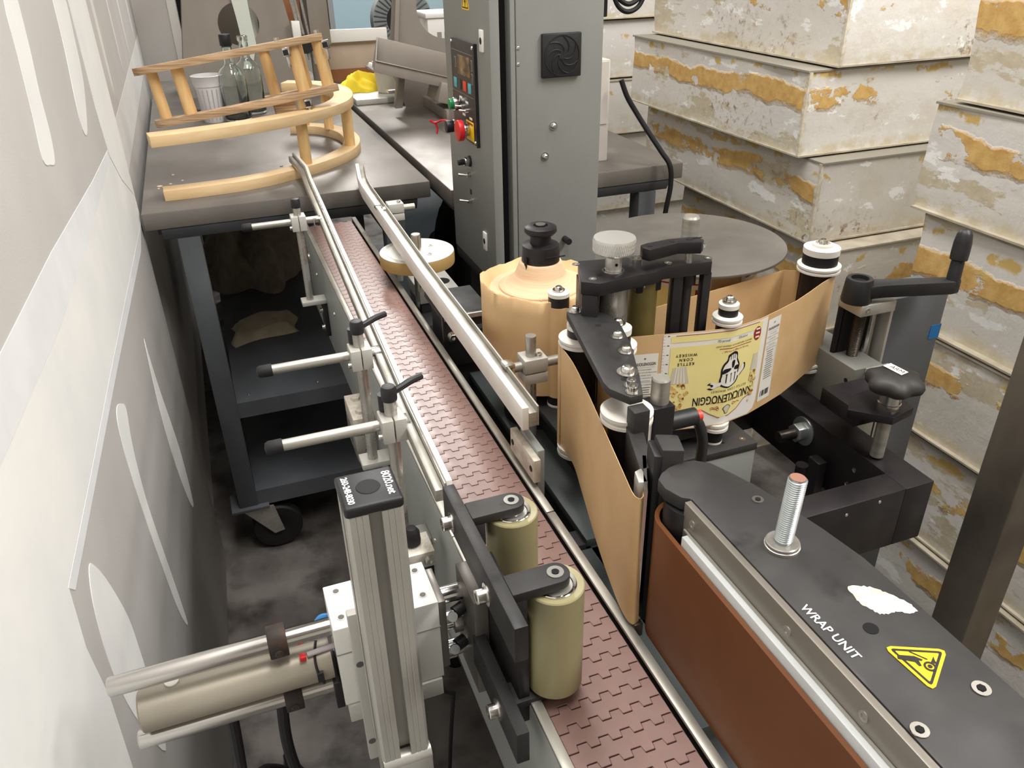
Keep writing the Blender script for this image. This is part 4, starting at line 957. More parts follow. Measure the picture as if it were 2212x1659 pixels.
kb.add(vs, [(k * seg + i, k * seg + (i + 1) % seg, (k + 1) * seg + (i + 1) % seg, (k + 1) * seg + i) for k in range(7) for i in range(seg)] + [list(range(seg - 1, -1, -1)), [7 * seg + i for i in range(seg)]])
kbo = part('lobed_knob', kb, 'black_plate', hs, sharp=60)
stk = part('knob_sticker', MB().prism([(-.012, -.0055), (.012, -.0065), (.0125, .0055), (-.0125, .0065)], 0, .0005, Matrix.Translation((KXX + .002, KYY + .004, .9398)) @ rotz(math.radians(98))), 'label_white', kbo)
lettering('lettering', 'ARM', .0085, (KXX + .002, KYY + .002, .9405), (.14, -.99, 0), (.99, .14, 0), 'ink', kbo)

# ================================================================== wrap unit
wu = thing('wrap_unit', 'black wrap unit with brown belt and yellow warning triangle on its top plate', 'wrap unit', (.31, .15, 0))
TP = 1.012
PB = [(.2776, -.25), (.2776, .390), (.272, .394), (.2665, .408), (.2675, .420), (.274, .4265), (.283, .431), (.294, .4335), (.306, .432), (.316, .424), (.323, .408), (.331, .387), (.338, .356), (.344, .328), (.349, .295), (.350, .25), (.350, .15), (.355, .05), (.355, -.25)]
part('top_plate', MB().prism(PB, TP - .012, TP), 'black_plate', wu, .002)
part('body', MB().box(.284, .335, -.25, .38, .87, TP - .012), 'black_matt', wu)
part('pulley', MB().cyl((.288, .402, .868), (.288, .402, .9995), .0212, 36), 'black_plastic', wu)
bp = [(.2635, -.25), (.2635, .10)] + [(.2635, .25), (.2635, .38)] + arc(.288, .4035, .0245, PI, 0, 18)[1:] + [(.3125, .38), (.318, .2), (.322, -.25)]
b = MB().strip([(p[0], p[1], .981) for p in bp], [(p[0], p[1], .864) for p in bp], .0036)
part('wrap_belt', b, 'wrap_belt', wu)
part('steel_strip', MB().box(.2722, .2775, -.25, .3895, .972, 1.0110), 'strip_steel', wu, .0006)
part('slide_strip', MB().box(.2660, .2720, -.25, .380, .950, .9885), 'strip_plastic', wu, .0008)
part('strip_back', MB().box(.2705, .2720, -.25, .385, .9886, .9900), 'brushed', wu)
for y in (.377, .27, .205): screw(wu, (.2722, y, .9995), (-1, 0, 0), .0034, .0008, 'flat', 'steel', washer=False)
for x, y, r in ((.321, .371, .0042), (.283, .181, .0048), (.333, .189, .0050)):
    screw(wu, (x, y, TP), (0, 0, 1), r, .0008, 'flat', washer=False); part('socket', MB().prism(hexpts(r * .5), 0, .0004, Matrix.Translation((x, y, TP + .0008))), 'void', wu)
part('plate_hole', MB().cyl((.309, .2445, TP - .0002), (.309, .2445, TP + .0003), .0045, 20), 'void', wu)
sx, sy = .306, .3235
part('washer', MB().lathe([(0, TP), (.0118, TP), (.0118, TP + .002), (.0112, TP + .0022), (.0112, TP + .0042), (.0105, TP + .0048), (0, TP + .0048)], Matrix.Translation((sx, sy, 0)), 28), 'steel', wu)
ST = MB().cyl((sx, sy, TP), (sx + .0035, sy + .001, 1.066), .0054, 20)
st_ = part('stud', ST, 'zinc', wu); part('stud_end', MB().cyl((sx + .0035, sy + .001, 1.066), (sx + .00352, sy + .001, 1.0664), .0050, 20), 'rust_top', st_)
TH = MB()
for k in range(30):
    f = k / 30; TH.lathe([(.0053, 0), (.0063, .0008), (.0053, .0016)], Matrix.Translation((sx + .0035 * f + .0003, sy + .001 * f, TP + .006 + k * .00158)), 16)
part('stud_thread', TH, 'zinc', st_)
lettering('lettering', 'WRAP UNIT', .0082, (.2850, .2515, TP + .0004), (.06, -1, 0), (1, .06, 0), 'white_ink', wu, bold=.0001)
Xs = basis((.3185, .2170, TP + .0002), (.994, .11, 0), (-.11, .994, 0))
# pinch-point warning: triangle pointing away from the belt
Xt = basis((.3170, .2148, TP + .0002), (0, 1, 0), (-1, 0, 0))
Xt = Matrix.Translation((.3168, .2146, TP + .0002)) @ rotz(math.radians(-86))
wsn = tri_sign(wu, Xt, .0205)
def mark(pts, X, m='ink', h=.0007): part('pinch_mark', MB().add([(p[0], p[1], h) for p in pts], [list(range(len(pts)))], X), m, wsn, recalc=False)
Xm = basis((.3155, .2150, TP + .0002), (.96, -.28, 0), (.28, .96, 0))
mark([(-.0105, .0030), (-.0095, .0058), (-.0005, .0040), (.0030, .0012), (.0018, .0002), (.0005, .0012), (.0002, -.0030), (-.0012, -.0030), (-.0022, .0000)], Xm)
for r0, r1 in ((.0022, .0034), (.0, .0013)):
    vs, fs = ring(r0, r1, 20); part('pinch_mark', MB().add([(v[0] + .0045, v[1] - .0038, .0008) for v in vs], fs, Xm), 'ink', wsn, recalc=False)
mark([(-.002, .0072), (-.0014, .0078), (.006, .0012), (.0053, .0008)], Xm); mark([(.0062, -.0012), (.0100, .0028), (.0092, -.0005), (.0098, -.0028)], Xm)
rp = [(.3205, .2775), (.3285, .2745), (.3350, .2690), (.3405, .2610), (.3445, .2520), (.3438, .2455), (.3380, .2455), (.3330, .2490), (.3270, .2500), (.3215, .2520), (.3200, .2570), (.3170, .2640), (.3185, .2720)]
part('paper_residue', MB().prism([(p.x, p.y) for p in [Vector((q.x + random.uniform(-.0007, .0007), q.y + random.uniform(-.0007, .0007), 0)) for q in catmull([(*q, 0) for q in rp], 5, True)]], TP, TP + .0003), 'bare_alu', wu)
for y in (-.15, .15): part('support_leg', MB().box(.29, .33, y, y + .04, 0, .87), 'black_matt', wu, .002)

# stainless post behind the wrap unit
sp_ = thing('steel_post', 'square stainless post rising behind the black wrap unit', 'post', (.825, .525, 0))
part('square_tube', MB().box(.80, .852, .497, .549, .012, 1.9), 'stainless_dirty', sp_, .003)
part('foot_plate', MB().box(.77, .882, .467, .579, 0, .012), 'dark_steel', sp_, .001)

# ================================================================== pressure roller unit on the aluminium post
pu = thing('pressure_roller_unit', 'aluminium post with air cylinder pressing two olive rollers toward the belt', 'roller unit', (.056, .44, 0))
hw = .01905; cx, cy = .0560, .4365
def slot_side():                                                      # one side of the T-slot section, along +x at y=-hw
    return [(-.0132, 0), (-.0126, .0006), (-.0120, 0), (-.0092, 0), (-.0086, .0006), (-.0080, 0), (-.0044, 0), (-.0044, .0026), (-.0088, .0026), (-.0088, .0050), (-.0046, .0106), (.0046, .0106), (.0088, .0050), (.0088, .0026), (.0044, .0026), (.0044, 0), (.0080, 0), (.0086, .0006), (.0092, 0), (.0120, 0), (.0126, .0006), (.0132, 0)]
sec = []
for k in range(4):
    a = k * PI / 2; ca, sa = math.cos(a), math.sin(a); pts = [(-hw + .0022, 0)] + slot_side() + [(hw - .0022, 0)]
    for p in pts: x, y = p[0], -hw + p[1]; sec.append((cx + x * ca - y * sa, cy + x * sa + y * ca))
ROT = rotz(0)
part('profile_post', MB().prism(sec, .80, 1.0445), 'aluminium', pu)
part('profile_core', MB().box(cx - .008, cx + .008, cy - .008, cy + .008, .80, 1.044), 'aluminium', pu)
capb = part('end_cap', MB().box(cx - hw - .0006, cx + hw + .0006, cy - hw - .0006, cy + hw + .0006, 1.0445, 1.0525), 'black_plastic', pu, .0022, 3)
part('cap_dimple', MB().lathe([(0, 1.0525), (.0082, 1.0525), (.0078, 1.0530), (0, 1.0532)], Matrix.Translation((cx, cy, 0)), 32), 'black_matt', capb)
lettering('lettering', '8020.net', .0080, (cx + .0138, cy, 1.0528), (0, -1, 0), (1, 0, 0), 'white_ink', capb, bold=.00015, spacing=.95)
lettering('lettering', '260-248-8030', .0062, (cx - .0138, cy, 1.0528), (0, -1, 0), (1, 0, 0), 'white_ink', capb, bold=.00015, spacing=.88)
part('hinge_bar', MB().cyl((cx - .0185, cy - .0150, .794), (cx + .0205, cy - .0150, .794), .0070, 20), 'aluminium', pu)
part('post_socket', MB().box(cx - .0185, cx + .0205, cy - .022, cy + .019, .30, .794), 'aluminium', pu, .001)
part('post_stand', MB().box(cx - .05, cx + .05, cy - .06, cy + .06, 0, .30), 'base_grey', pu, .002)
# slide body and plates
YB = .4905
sbx = part('slide_body', MB().box(.019, .103, .466, .517, .820, .905), 'white_metal', pu, .0008)
part('slide_step', MB().box(.021, .101, .464, .519, .8005, .8195), 'alu_paint', pu, .0008)
part('step_line', MB().box(.0186, .1034, .4655, .4662, .8775, .8785), 'grey_print', pu)
for x, y in ((.0285, .508), (.0275, .478), (.0945, .508), (.0935, .478)):
    part('bolt_hole', MB().cyl((x, y, .9046), (x, y, .9054), .0034, 18), 'alu_paint', sbx); part('bolt_hole', MB().cyl((x, y, .9054), (x, y, .9056), .0024, 18), 'ink_grey', sbx)
mp_ = part('mount_plate', MB().box(.0305, .0815, .4565, .4640, .757, .925), 'alu_paint', pu, .0008)
for z in (.872, .780): part('plate_hole', MB().cyl((.0345, .4562, z), (.0345, .4568, z), .0030, 16), 'ink_grey', mp_)
part('bearing_cap', MB().box(.0125, .0190, .472, .508, .812, .842), 'anodised', pu, .0008)
part('front_cap', MB().box(.103, .110, .470, .512, .825, .900), 'gunmetal', pu, .0008)
# guide rods, cylinder, stop collars
for z, x0, x1, r in ((.8865, -.146, .129, .0076), (.8235, -.139, .129, .0076)): part('guide_rod', MB().lathe([(0, 0), (r - .0012, 0), (r, .0012), (r, x1 - x0), (0, x1 - x0)], Matrix.Translation((x0, YB, z)) @ Matrix.Rotation(PI / 2, 4, 'Y'), 28), 'chrome', pu)
part('air_cylinder', MB().lathe([(0, 0), (.0150, 0), (.0165, .0014), (.0165, .146), (0, .146)], Matrix.Translation((-.131, YB, .853)) @ Matrix.Rotation(PI / 2, 4, 'Y'), 36), 'tube_beige', pu)
part('port_boss', MB().lathe([(0, 0), (.004, 0), (.0055, .002), (.0055, .006), (0, .006)], Matrix.Translation((-.105, YB + .006, .8645)), 20), 'white_plastic', pu)
for z, x in ((.8865, -.030), (.8235, -.027)):
    c_ = part('stop_collar', MB().lathe([(.0077, 0), (.0128, 0), (.0132, .0008), (.0132, .0135), (.0128, .0143), (.0077, .0143)], Matrix.Translation((x, YB, z)) @ Matrix.Rotation(PI / 2, 4, 'Y'), 28), 'rust_collar', pu)
    screw(pu, (x + .007, YB - .0130, z - .001), (0, -1, 0), .0032, .0008, 'cap', 'dark_steel', washer=False)
tie = MB()
P = [(.004 + .002 * math.sin(i * .5), YB + .0172 * math.cos(i * 2 * PI / 24), .853 + .0172 * math.sin(i * 2 * PI / 24)) for i in range(25)]
tie.tube(P, .0012, 6); tie.box(.0015, .0065, YB - .0190, YB - .0150, .849, .858); part('cable_tie', tie, 'black_plastic', pu)
part('sensor', MB().box(-.009, -.004, YB - .012, YB - .007, .8690, .8735), 'red', pu, .0005)
part('sensor_wire', MB().cyl((-.003, YB - .008, .8712), (.019, YB - .006, .8712), .0022, 10), 'cup_print', pu)
part('air_hose', MB().tube(catmull([(.025, .514, .868), (.019, .516, .873), (.012, .517, .872), (.006, .516, .862), (.003, .514, .85)], 5), .0028, 10), 'blue', pu)
# fittings between the body and the end plate
part('piston_rod', MB().cyl((.10, YB, .853), (.130, YB, .853), .005), 'chrome', pu)
part('rod_nut', MB().prism(hexpts(.0098, .2), 0, .008, align((.1195, YB, .853), (.13, YB, .853))[0]), 'steel', pu, .0008)
for z, y in ((.874, .478), (.836, .478)):
    part('air_fitting', MB().cyl((.110, y, z), (.118, y, z), .0052).cyl((.1155, y, z), (.1155, y - .006, z + .004), .0042), 'zinc', pu)
    part('hose_elbow', MB().cyl((.1185, y, z + .002), (.1270, y + .003, z + .003), .0055), 'black_plastic', pu)
part('end_plate', MB().box(.1285, .1405, .452, .503, .802, .906), 'gunmetal', pu, .0008)
# roller carrier: two black bars and a web plate
part('carrier_bar', MB().box(.1265, .1365, .353, .520, .944, .9755), 'black_plate', pu, .0008)
part('carrier_bar', MB().box(.1265, .1365, .353, .455, .838, .870), 'black_plate', pu, .0008)
part('carrier_web', MB().box(.1405, .1495, .385, .466, .838, .9430), 'anodised', pu, .0008)
for y, z in ((.495, .957), (.408, .957)): screw(pu, (.1265, y, z), (-1, 0, 0), .0058, .0075, 'cap')
screw(pu, (.1265, .392, .853), (-1, 0, 0), .0058, .0075, 'cap')
RCX, RR_ = .1725, .0213
def roller(yc):
    for z0, z1 in ((.9675, .9755), (.8585, .8655)):
        pts = [(.1365, yc - .0105), (RCX, yc - .0105)] + arc(RCX, yc, .0105, -PI / 2, PI / 2, 12)[1:-1] + [(RCX, yc + .0105), (.1365, yc + .0105)]
        part('roller_arm', MB().prism(pts, z0, z1), 'black_plate', pu, .0008)
    part('roller_arm', MB().box(.1365, .147, yc - .0105, yc + .0105, .946, .9675), 'black_plate', pu, .0006)
    X = Matrix.Translation((RCX, yc, 0))
    rl_ = part('pressure_roller', MB().lathe([(.0155, .9645), (.0205, .9653), (RR_, .9643), (RR_, .869), (.020, .868), (.014, .868), (.014, .955), (.0155, .9645)], X, 48), 'urethane', pu)
    part('bearing_ring', MB().lathe([(.0128, .9625), (.0154, .9625), (.0156, .9655), (.0150, .9660), (.0130, .9652)], X, 40), 'chrome', rl_)
    part('bearing_shield', MB().lathe([(.0072, .9635), (.0126, .9635), (.0126, .9642), (.0072, .9642)], X, 40), 'brushed', rl_)
    part('bearing_ring', MB().lathe([(.0050, .9620), (.0072, .9620), (.0072, .9674), (.0050, .9674)], X, 32), 'chrome', rl_)
    part('roller_core', MB().cyl((RCX, yc, .866), (RCX, yc, .9625), .0138, 32), 'gunmetal', rl_)
    screw(pu, (RCX, yc, .9755), (0, 0, 1), .0062, .0007, 'flat', washer=False); part('socket', MB().prism(hexpts(.0028), 0, .0003, Matrix.Translation((RCX, yc, .9762))), 'void', pu)
roller(.3925); roller(.4815)

# ================================================================== spacer wheel beside the belt
sw = thing('spacing_wheel', 'white steel wheel with tan rim on a stub shaft beside the belt', 'wheel', (.294, 1.262, .80))
Wx, Wy = .294, 1.262
part('wheel_rim', MB().lathe([(.050, .886), (.0625, .886), (.063, .888), (.063, .904), (.0622, .906), (.050, .906)], Matrix.Translation((Wx, Wy, 0)), 64), 'olive', sw)
sw.children[0].data.materials[0] = mat('tan_rim', (168, 138, 84), .55, col2=(156, 126, 74), scale=10)
part('wheel_disc', MB().lathe([(0, .890), (.0515, .890), (.0515, .9072), (.0490, .9076), (.0485, .9068), (0, .9068)], Matrix.Translation((Wx, Wy, 0)), 64), 'white_metal', sw)
part('rim_band', MB().lathe([(.0518, .9062), (.0622, .9062), (.0622, .9068), (.0518, .9068)], Matrix.Translation((Wx, Wy, 0)), 64), 'alu_paint', sw)
part('stub_shaft', MB().lathe([(0, .80), (.0085, .80), (.0085, .934), (.0075, .936), (0, .936)], Matrix.Translation((Wx, Wy, 0)), 28), 'bright_steel', sw)
for a in (25, -60, 200): screw(sw, (Wx + .03 * math.cos(math.radians(a)), Wy + .03 * math.sin(math.radians(a)), .9068), (0, 0, 1), .0042, .0015, 'cap', 'steel', washer=False)
part('motor_block', MB().box(.268, .325, 1.19, 1.30, .70, .80), 'black_matt', sw, .002)
part('slotted_plate', MB().box(.288, .357, 1.240, 1.326, .818, .840), 'aluminium', sw, .001)
part('slotted_base', MB().box(.290, .355, 1.242, 1.324, .775, .8175), 'anodised', sw, .001)
for x, y in ((.307, 1.288), (.337, 1.276)): part('plate_bore', MB().lathe([(0, 0), (.0145, 0), (.0145, .0004), (0, .0004)], Matrix.Translation((x, y, .8400)), 24), 'void', sw)
# slotted black bracket further along
bk = thing('slotted_bracket', 'black slotted bracket with steel screws beside the conveyor, next to the liner roll', 'bracket', (.29, 1.02, .66))
part('bracket_plate', MB().box(.2620, .335, 1.0, 1.008, .820, .9000), 'anodised', bk, .001)
part('bracket_ledge', MB().box(.2620, .335, 1.008, 1.10, .892, .9000), 'black_plate', bk, .001)
part('bracket_leg', MB().box(.272, .325, 1.008, 1.10, .66, .892), 'black_matt', bk)
part('bracket_bar', MB().box(.264, .333, .9965, 1.0, .894, .9005), 'steel', bk)
part('bracket_slot', MB().box(.300, .330, .9990, 1.0002, .873, .880).box(.302, .330, .9990, 1.0002, .833, .839), 'gunmetal', bk)
screw(bk, (.2745, 1.0, .868), (0, -1, 0), .0055, .006, 'cap'); screw(bk, (.298, 1.0, .885), (0, -1, 0), .004, .004, 'cap')
part('bracket_disc', MB().cyl((.313, 1.0, .856), (.313, .997, .856), .0085, 24), 'white_metal', bk)

# ================================================================== stacks of foam-core panels
def slab(x0, x1, y0, y1, z0, z1, k, label, group, lip=.008, seed=0):
    """one insulated panel: ragged foam core between two thin sheet skins"""
    t = thing('foam_block', label, 'foam block', (x0, y0, z0), group)
    rnd = random.Random(seed)
    nx, ny, nz = 6, 8, 4; b = MB(); j = .0035
    def P(i, jj, kk):
        x = x0 + (x1 - x0) * i / nx; y = y0 + (y1 - y0) * jj / ny; z = z0 + .004 + (z1 - z0 - .008) * kk / nz
        r = random.Random(hash((seed, i, jj, kk)) & 0xffffff)
        return (x + r.uniform(-j, j), y + r.uniform(-j, j), z + (r.uniform(-j, j) if 0 < kk < nz else 0))
    idx = {}; vs = []
    for i in range(nx + 1):
        for jj in range(ny + 1):
            for kk in range(nz + 1):
                if i in (0, nx) or jj in (0, ny) or kk in (0, nz): idx[(i, jj, kk)] = len(vs); vs.append(P(i, jj, kk))
    fs = []
    for jj in range(ny):
        for kk in range(nz):
            for i in (0, nx): fs.append((idx[(i, jj, kk)], idx[(i, jj + 1, kk)], idx[(i, jj + 1, kk + 1)], idx[(i, jj, kk + 1)]))
    for i in range(nx):
        for kk in range(nz):
            for jj in (0, ny): fs.append((idx[(i, jj, kk)], idx[(i + 1, jj, kk)], idx[(i + 1, jj, kk + 1)], idx[(i, jj, kk + 1)]))
    for i in range(nx):
        for jj in range(ny):
            for kk in (0, nz): fs.append((idx[(i, jj, kk)], idx[(i + 1, jj, kk)], idx[(i + 1, jj + 1, kk)], idx[(i, jj + 1, kk)]))
    part('foam_core', MB().add(vs, fs), 'foam_%d' % k, t, sharp=45)
    cbd = MB(); hz = z1 - z0 - .008; nq = 16; vs = []
    for q in range(nq + 1):                                             # ragged paper edge wrapped round the corner
        z = z0 + .004 + hz * q / nq; wa = rnd.uniform(.004, .011); wb_ = rnd.uniform(.003, .009); e_ = .0028 + rnd.uniform(0, .0015)
        vs += [(x0 - e_ + .0022, y0 + wa, z), (x0 - e_, y0 - e_, z), (x0 + wb_, y0 - e_ + .0022, z), (x0 + .006, y0 + .006, z)]
    cbd.add(vs, [(4 * q + k, 4 * q + (k + 1) % 4, 4 * q + 4 + (k + 1) % 4, 4 * q + 4 + k) for q in range(nq) for k in range(4)] + [(3, 2, 1, 0), tuple(4 * nq + k for k in range(4))])
    part('corner_edge', cbd, 'tan_edge', t)
    part('sheet_skin', MB().box(x0 - lip * rnd.uniform(.3, 1), x1, y0 - lip * rnd.uniform(.2, .9), y1, z0 + .0005, z0 + .004), 'skin', t)
    part('sheet_skin', MB().box(x0 - lip * rnd.uniform(.0, .8), x1, y0 - lip * rnd.uniform(.0, .6), y1, z1 - .004, z1 - .0005), 'skin_dark' if seed % 3 == 0 else 'skin', t)
    return t
GA, GB, GC = 'foam panels stacked behind the label disc', 'foam panels stacked at the right edge', 'foam panels stacked beyond the work table'
ZL = [0, .185, .37, .571, .765, .945]
ordA = ['bottom', 'second', 'third', 'fourth', 'fifth']
cA = [(1.36, 1.64, 2.2), (1.36, 1.62, 2.2), (1.34, 1.52, 2.1), (1.21, 1.296, 1.90), (1.187, 1.345, 2.08)]
nm = ['lowest foam panel of the stack behind the label disc', 'second foam panel up in the stack behind the label disc', 'third foam panel up in the stack behind the label disc',
      'foam panel level with the label disc, under the stack overhang', 'foam panel with an orange patch under the jutting panel behind the disc']
for i in range(5): slab(cA[i][0], 2.25, cA[i][1], cA[i][2], ZL[i], ZL[i + 1] - .003, (i * 2 + 1) % 5, nm[i], GA, seed=11 + i)
slab(1.16, 2.20, 1.392, 2.135, .945, 1.118, 2, 'jutting foam panel with long amber streak, second below the top behind the cabinet', GA, seed=21)
slab(1.218, 2.20, 1.378, 2.13, 1.121, 1.31, 3, 'brown-stained foam panel at the top of the picture beside the cabinet', GA, seed=32)
slab(1.20, 2.20, 1.40, 2.13, 1.313, 1.50, 0, 'uppermost foam panel of the stack behind the label disc', GA, seed=23)
ZB = [0, .185, .37, .571, .758, .952, 1.128, 1.31, 1.50]
nb = ['lowest foam panel at the right edge behind the stainless post', 'second foam panel up at the right edge behind the stainless post', 'third foam panel up at the right edge, behind the black carrier frame',
      'foam panel at the right edge level with the arm knob', 'foam panel at the right edge level with the crank grip', 'foam panel with amber patches right of the jutting panel corner', 'torn white foam panel in the top right corner', 'uppermost foam panel of the right-edge stack']
ob = [(1.10, 1.00), (1.098, .99), (1.105, 1.0), (1.10, 1.0), (1.103, .985), (1.10, 1.01), (1.115, .985), (1.12, 1.0)]
for i in range(8): slab(ob[i][0], 2.1, -.55, ob[i][1], ZB[i], ZB[i + 1] - .003, (i * 3 + (4 if i == 6 else 0)) % 5, nb[i], GB, seed=40 + i, lip=.012)
nc = ['lowest white foam panel of the stack beyond the work table', 'second white foam panel up beyond the work table', 'third white foam panel up beyond the work table', 'fourth white foam panel up beyond the work table', 'white foam panel behind the cardboard box beyond the work table', 'white foam panel under the hanging cable loops beyond the work table', 'uppermost white foam panel of the stack beyond the work table']
ZC = [0, .17, .33, .48, .645, .86, 1.076, 1.28]
for i in range(7): slab(1.30, 2.4, 3.0 + (i % 2) * .02, 3.7, ZC[i], ZC[i + 1] - .006, (3, 1, 3, 1, 3, 3, 1)[i], nc[i], GC, seed=60 + i)

# ================================================================== wooden bottle rack on the work table
wr = thing('wooden_rack', 'two-tier curved wooden bottle rack lying flat on the steel table', 'rack', (.1, 2.0, TZ))
def band(outer, w_, n=6):
    O = catmull([(*p, 0) for p in outer], n); I = []
    for i, p in enumerate(O):
        t = (O[min(i + 1, len(O) - 1)] - O[max(i - 1, 0)]).normalized(); I.append(p + Vector((-t.y, t.x, 0)) * w_)
    return [(p.x, p.y) for p in O] + [(p.x, p.y) for p in I[::-1]]
RG = [(-.106, 1.773), (-.03, 1.776), (.087, 1.796), (.227, 1.873), (.320, 1.970), (.360, 2.075), (.362, 2.19), (.325, 2.29), (.28, 2.335), (.235, 2.362)]
part('lower_ring', MB().prism(band(RG, .040), TZ, TZ + .022), 'wood', wr, .001)
RG2 = [(-.107, 1.752), (-.03, 1.765), (.090, 1.800), (.227, 1.868), (.312, 1.955), (.352, 2.06), (.356, 2.18), (.32, 2.28), (.275, 2.325), (.23, 2.352)]
part('upper_ring', MB().prism(band(RG2, .046), 1.013, 1.035), 'wood', wr, .001)
for p in ((.200, 1.882), (.325, 2.02), (.336, 2.10), (.310, 2.24), (.256, 2.315)): part('dowel', MB().cyl((p[0], p[1], TZ + .022), (p[0], p[1], 1.013), .0125, 20), 'dowel', wr)
# second rack: a tilted plywood crescent pair standing on the first
w2 = thing('wooden_rack', 'tilted plywood bottle rack with long dowels resting on the curved rack', 'rack', (.1, 1.92, 1.036))
XT = Matrix.Translation((.095, 1.90, 1.0475)) @ Matrix.Rotation(math.radians(-7.0), 4, 'Y') @ Matrix.Rotation(math.radians(-5.5), 4, 'X')
CR = [(-.198, .060), (-.185, .025), (-.13, .003), (-.04, -.012), (.06, -.012), (.14, -.002), (.205, .022)]
def crescent(z0, z1, m, shift=0.): return part('plywood_arc', MB().prism([(p[0] + shift, p[1]) for p in band(CR, .05, 5)], z0, z1, XT), m, w2, .0008)
crescent(-.004, .011, 'plywood_dark'); crescent(.104, .119, 'plywood_dark', -.008)
for z0 in (-.004, .104):
    part('plywood_block', MB().box(.045, .155, .040 + .03, .105, z0, z0 + .015, XT), 'plywood', w2, .0008)
part('plywood_block', MB().box(.055, .10, -.0, .05, -.026, -.004, XT), 'plywood_dark', w2, .0008)
for x, y, r in ((-.170, .045, .0115), (-.118, .028, .0130), (.070, .088, .0120), (.128, .018, .0135), (.145, .085, .011), (.185, .035, .0135)):
    part('dowel', MB().add(*(lambda m_: (m_.v, m_.f))(MB().cyl((x, y, .011), (x, y, .104), r, 20)), XT), 'dowel', w2)
for x, y, z in ((.110, -.006, .098), (.198, .010, .098), (.128, .0, -.012)):
    part('toggle_latch', MB().box(x - .008, x + .008, y - .005, y + .006, z - .012, z + .006, XT).box(x - .003, x + .003, y - .004, y, z - .034, z - .012, XT), 'bright_steel', w2, .0006)
    part('latch_bolt', MB().box(x - .0075, x + .0035, y - .0056, y - .003, z - .009, z + .002, XT), 'black_plastic', w2)
for x, y in ((.10, .03), (.19, .045)): part('latch_nut', MB().add(*(lambda m_: (m_.v, m_.f))(MB().cyl((x, y, .119), (x, y, .126), .006, 12)), XT), 'bright_steel', w2)

# ------------------------------------------------------------------ glass bottles and the cup
def bottle(x, y, label, cap=True, s=1., grp='glass bottles on the work table'):
    t = thing('glass_bottle', label, 'bottle', (x, y, TZ), grp); X = Matrix.Translation((x, y, TZ)) @ Matrix.Scale(s, 4)
    out = [(0, .0), (.034, .0), (.0375, .004), (.038, .010), (.038, .120), (.036, .134), (.029, .146), (.019, .153), (.0145, .160), (.0135, .172), (.0135, .205), (.0155, .207), (.0155, .219), (.0135, .221)]
    inn = [(.0108, .221), (.0108, .172), (.0115, .161), (.0165, .151), (.0265, .143), (.0335, .132), (.0355, .118), (.0355, .014), (.030, .008), (0, .009)]
    part('glass_body', MB().lathe(out + inn, X, 40), 'glass', t, sharp=50)
    if cap: part('bottle_cap', MB().lathe([(.0162, .206), (.0168, .207), (.0168, .233), (.0155, .236), (0, .236)], X, 28), 'black_plastic', t)
    return t
bottle(.098, 2.58, 'clear glass bottle with black cap behind the wooden rack', True)
bottle(.150, 2.68, 'clear glass bottle without a cap, right of the capped bottle', False)
cp = thing('plastic_cup', 'ribbed translucent plastic cup standing left of the glass bottles', 'cup', (.03, 2.60, TZ)); X = Matrix.Translation((.03, 2.60, TZ))
part('cup_wall', MB().lathe([(0, 0), (.028, 0), (.0295, .003), (.0385, .100), (.0405, .101), (.0440, .128), (.0450, .129), (.0425, .130), (.0375, .102), (.028, .005), (0, .004)], X, 48), 'cup_plastic', cp, sharp=50)
for k in range(18):
    a = 2 * PI * k / 18; part('cup_rib', MB().cyl((.03 + .0300 * math.cos(a), 2.60 + .0300 * math.sin(a), TZ + .008), (.03 + .0384 * math.cos(a), 2.60 + .0384 * math.sin(a), TZ + .094), .0016, 6), 'cup_print', cp)
solo('bottle_stopper', MB().lathe([(0, 0), (.017, 0), (.018, .003), (.018, .022), (.016, .026), (0, .026)], Matrix.Translation((-.018, 2.66, TZ)), 24), 'black_plastic', 'black stopper lying left of the ribbed plastic cup', 'stopper', (-.018, 2.66, TZ))
for k, (x, y, s) in enumerate(((-.118, 1.90, .006), (-.095, 1.91, .004), (-.108, 1.885, .005), (-.085, 1.86, .004), (-.07, 1.93, .003), (-.09, 1.99, .004), (.15, 1.97, .004), (-.12, 1.88, .004))):
    r = random.Random(k); b = MB().prism([(x + s * r.uniform(.5, 1.2) * math.cos(q), y + s * r.uniform(.5, 1.2) * math.sin(q)) for q in [i * PI / 3 for i in range(6)]], TZ, TZ + .002)
    solo('wood_chip', b, 'crumb', 'tiny pale wood chip on the steel table near the wooden rack', 'chip', (x, y, TZ), 'wood chips on the steel table')

# ================================================================== bottling equipment standing at the far end of the tables
Y3 = Matrix(((1, 0, 0, 0), (0, 0, 1, 0), (0, 1, 0, 0), (0, 0, 0, 1)))       # (x,z) outline extruded along y
def plate_hole(outer, hc, hr, y0, y1, n=40):
    """plate in the x-z plane with a round hole"""
    bm = bmesh.new()
    ov = [bm.verts.new((p[0], y0, p[1])) for p in outer]; iv = [bm.verts.new((hc[0] + hr * math.cos(2 * PI * i / n), y0, hc[1] + hr * math.sin(2 * PI * i / n))) for i in range(n)]
    es = [bm.edges.new((ov[i], ov[(i + 1) % len(ov)])) for i in range(len(ov))] + [bm.edges.new((iv[i], iv[(i + 1) % n])) for i in range(n)]
    bmesh.ops.triangle_fill(bm, edges=es, use_beauty=True)
    r = bmesh.ops.extrude_face_region(bm, geom=bm.faces[:]); bmesh.ops.translate(bm, vec=(0, y1 - y0, 0), verts=[v for v in r['geom'] if isinstance(v, bmesh.types.BMVert)])
    bm.verts.index_update(); out = MB().add([tuple(v.co) for v in bm.verts], [[v.index for v in f.verts] for f in bm.faces]); bm.free(); return out
